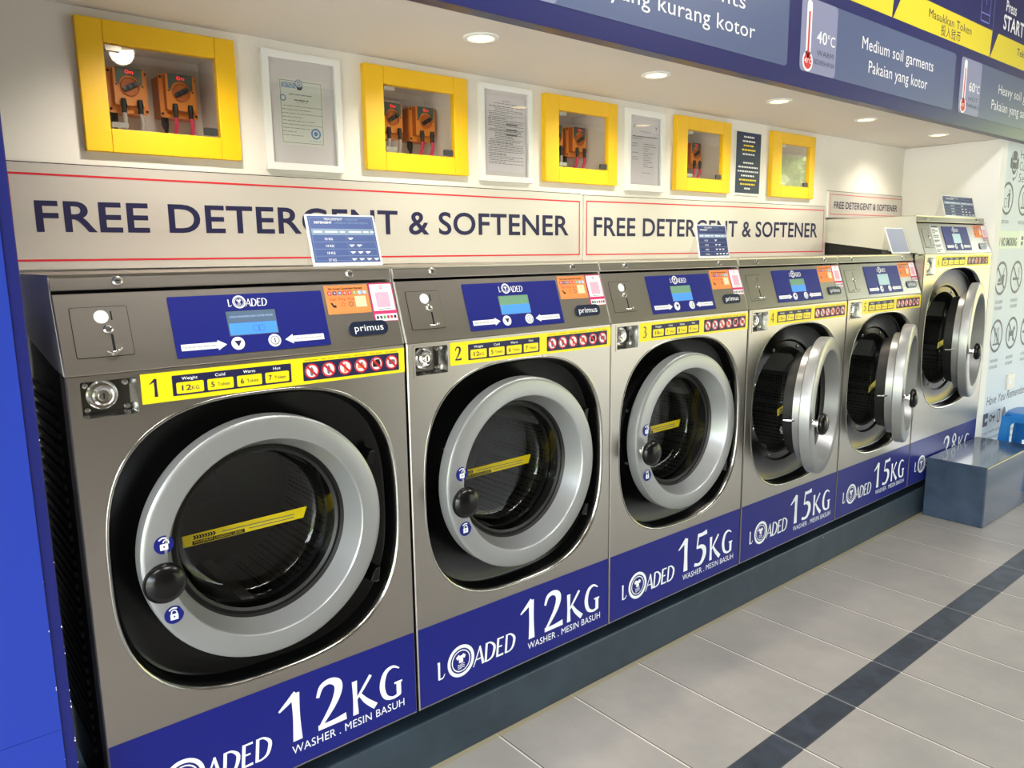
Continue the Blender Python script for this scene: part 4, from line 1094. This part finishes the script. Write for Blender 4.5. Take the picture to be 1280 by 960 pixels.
    tag(mb.build('house_rules_graphic', None, (5.4, .004, .02), 0), 'pale blue wall sheet printed with dark house-rule symbols right of the tallest washer', 'wall graphic')
    # no smoking strip
    mb = MB(); w = .0024
    mb.prism(F, [(4.428, 1.332), (4.868, 1.335), (4.868, 1.432), (4.428, 1.430)], .0012, .002, M_MINT)
    mb.ring(F, 4.462, 1.372, .036, .045, w, M_RED, 28); mb.rect(F, 4.438, 4.486, 1.367, 1.378, w, I); mb.stroke(F, [(4.435, 1.4, .008), (4.489, 1.344, .008)], w+.0003, M_RED)
    mb.text(F, 'NO SMOKING', 4.525, 4.765, 1.35, .044, w, I, .035)
    mb.rect(F, 4.80, 4.822, 1.334, 1.433, w, M_WHITE)
    for k in range(2): mb.rect(F, 4.835, 4.866, 1.352+k*.03, 1.372+k*.03, w, I)
    tag(mb.build('no_smoking_sign', None, (4.65, .003, 1.332), 0), 'mint NO SMOKING strip with a red ring on the pale blue wall sheet', 'sign')
    r = empty('wall_socket', (4.86, .003, .52), 'cream double socket plate on the pale blue wall sheet above the stool', 'socket'); O = r.location
    mb = MB(); mb.rrect(F, 4.81, 4.925, .515, .605, .006, .001, .012, mat('cream_socket', (230, 224, 214), .35)); mb.build('plate', r, O, 0, bevel=.002)
    mb = MB(); mb.rrect(F, 4.83, 4.86, .545, .575, .003, .012, .016, M_WHITE); mb.build('switch', r, O, 0)
rules()

# ------------------------------------------------------------------ added room lamps, world, camera
M_LEDP = mat('added_panel_lens', (255, 250, 240), .4, emit=(255, 250, 244), estr=20)
for k, (x, y) in enumerate([(-1.0, -1.05), (1.1, -1.05), (3.2, -1.05)]):  # unseen panels added for room light, kept clear of the steel's reflections
    mb = MB(); mb.box(x-.6, x+.6, y-.15, y+.15, 2.985, 2.999, M_LEDP)
    tag(mb.build('added_panel_light', None, (x, y, 2.99), 0), 'unseen white panel light added in the room ceiling for overall light', 'ceiling light', 'unseen panel lights added in the room ceiling')

wd = bpy.data.worlds.new('daylight'); SC.world = wd; wd.use_nodes = True
nt = wd.node_tree; nt.nodes.clear(); t = NT(nt)
out = t.n('ShaderNodeOutputWorld'); bg = t.n('ShaderNodeBackground')
tc = t.n('ShaderNodeTexCoord'); sp = t.n('ShaderNodeSeparateXYZ'); t.link(tc.outputs['Generated'], sp.inputs[0])
nz = t.n('ShaderNodeTexNoise'); nz.inputs['Scale'].default_value = 26; nz.inputs['Detail'].default_value = 8; nz.inputs['Roughness'].default_value = .7
t.link(tc.outputs['Generated'], nz.inputs['Vector'])
leaf = t.ramp(nz.outputs[0], [(.36, lin(40, 56, 34)), (.50, lin(112, 138, 78)), (.56, lin(196, 204, 150)), (.64, lin(250, 252, 250))])
sky = lin(238, 244, 255)
ground = lin(160, 158, 148)
el = sp.outputs[2]
mx = t.mix(t.math('MULTIPLY', t.math('GREATER_THAN', t.math('ADD', el, t.math('MULTIPLY', nz.outputs[0], .25)), .30), 1), leaf, sky)
far = t.math('MULTIPLY', t.math('LESS_THAN', el, .03), t.math('GREATER_THAN', sp.outputs[0], .88))
mx = t.mix(t.math('LESS_THAN', el, .03), mx, ground)
mx = t.mix(far, mx, lin(218, 200, 104))
mx = t.mix(t.math('LESS_THAN', el, -.05), mx, ground)
t.link(mx, bg.inputs[0])
side = t.math('MAXIMUM', t.math('MULTIPLY', sp.outputs[0], -1), 0)   # sky boost added towards the left to brighten the cheek wall
t.link(t.math('ADD', t.math('MULTIPLY', side, 9), 6.5), bg.inputs[1])
t.link(bg.outputs[0], out.inputs[0])

cam = bpy.data.cameras.new('camera'); co = bpy.data.objects.new('camera', cam); COL.objects.link(co)
right = Vector((0.767287487, -0.641183466, -0.012396544)); down = Vector((-0.117673944, -0.121762681, -0.985559076)); fwd = Vector((0.630414748, 0.757665897, -0.168877569))
M = Matrix((right, -down, -fwd)).transposed().to_4x4(); M.translation = Vector((-.246305, -1.538382, 1.343049))
co.matrix_world = M
cam.sensor_fit = 'HORIZONTAL'; cam.sensor_width = 36; cam.lens = 954.2579*36/1280; cam.clip_start = .02
SC.camera = co
vs = SC.view_settings
SC.display_settings.display_device = 'sRGB'
vs.view_transform = 'Standard'; vs.look = 'None'; vs.exposure = .3; vs.gamma = 1; vs.use_curve_mapping = False
SC.cycles.max_bounces = 10; SC.cycles.transparent_max_bounces = 16; SC.cycles.sample_clamp_indirect = 6
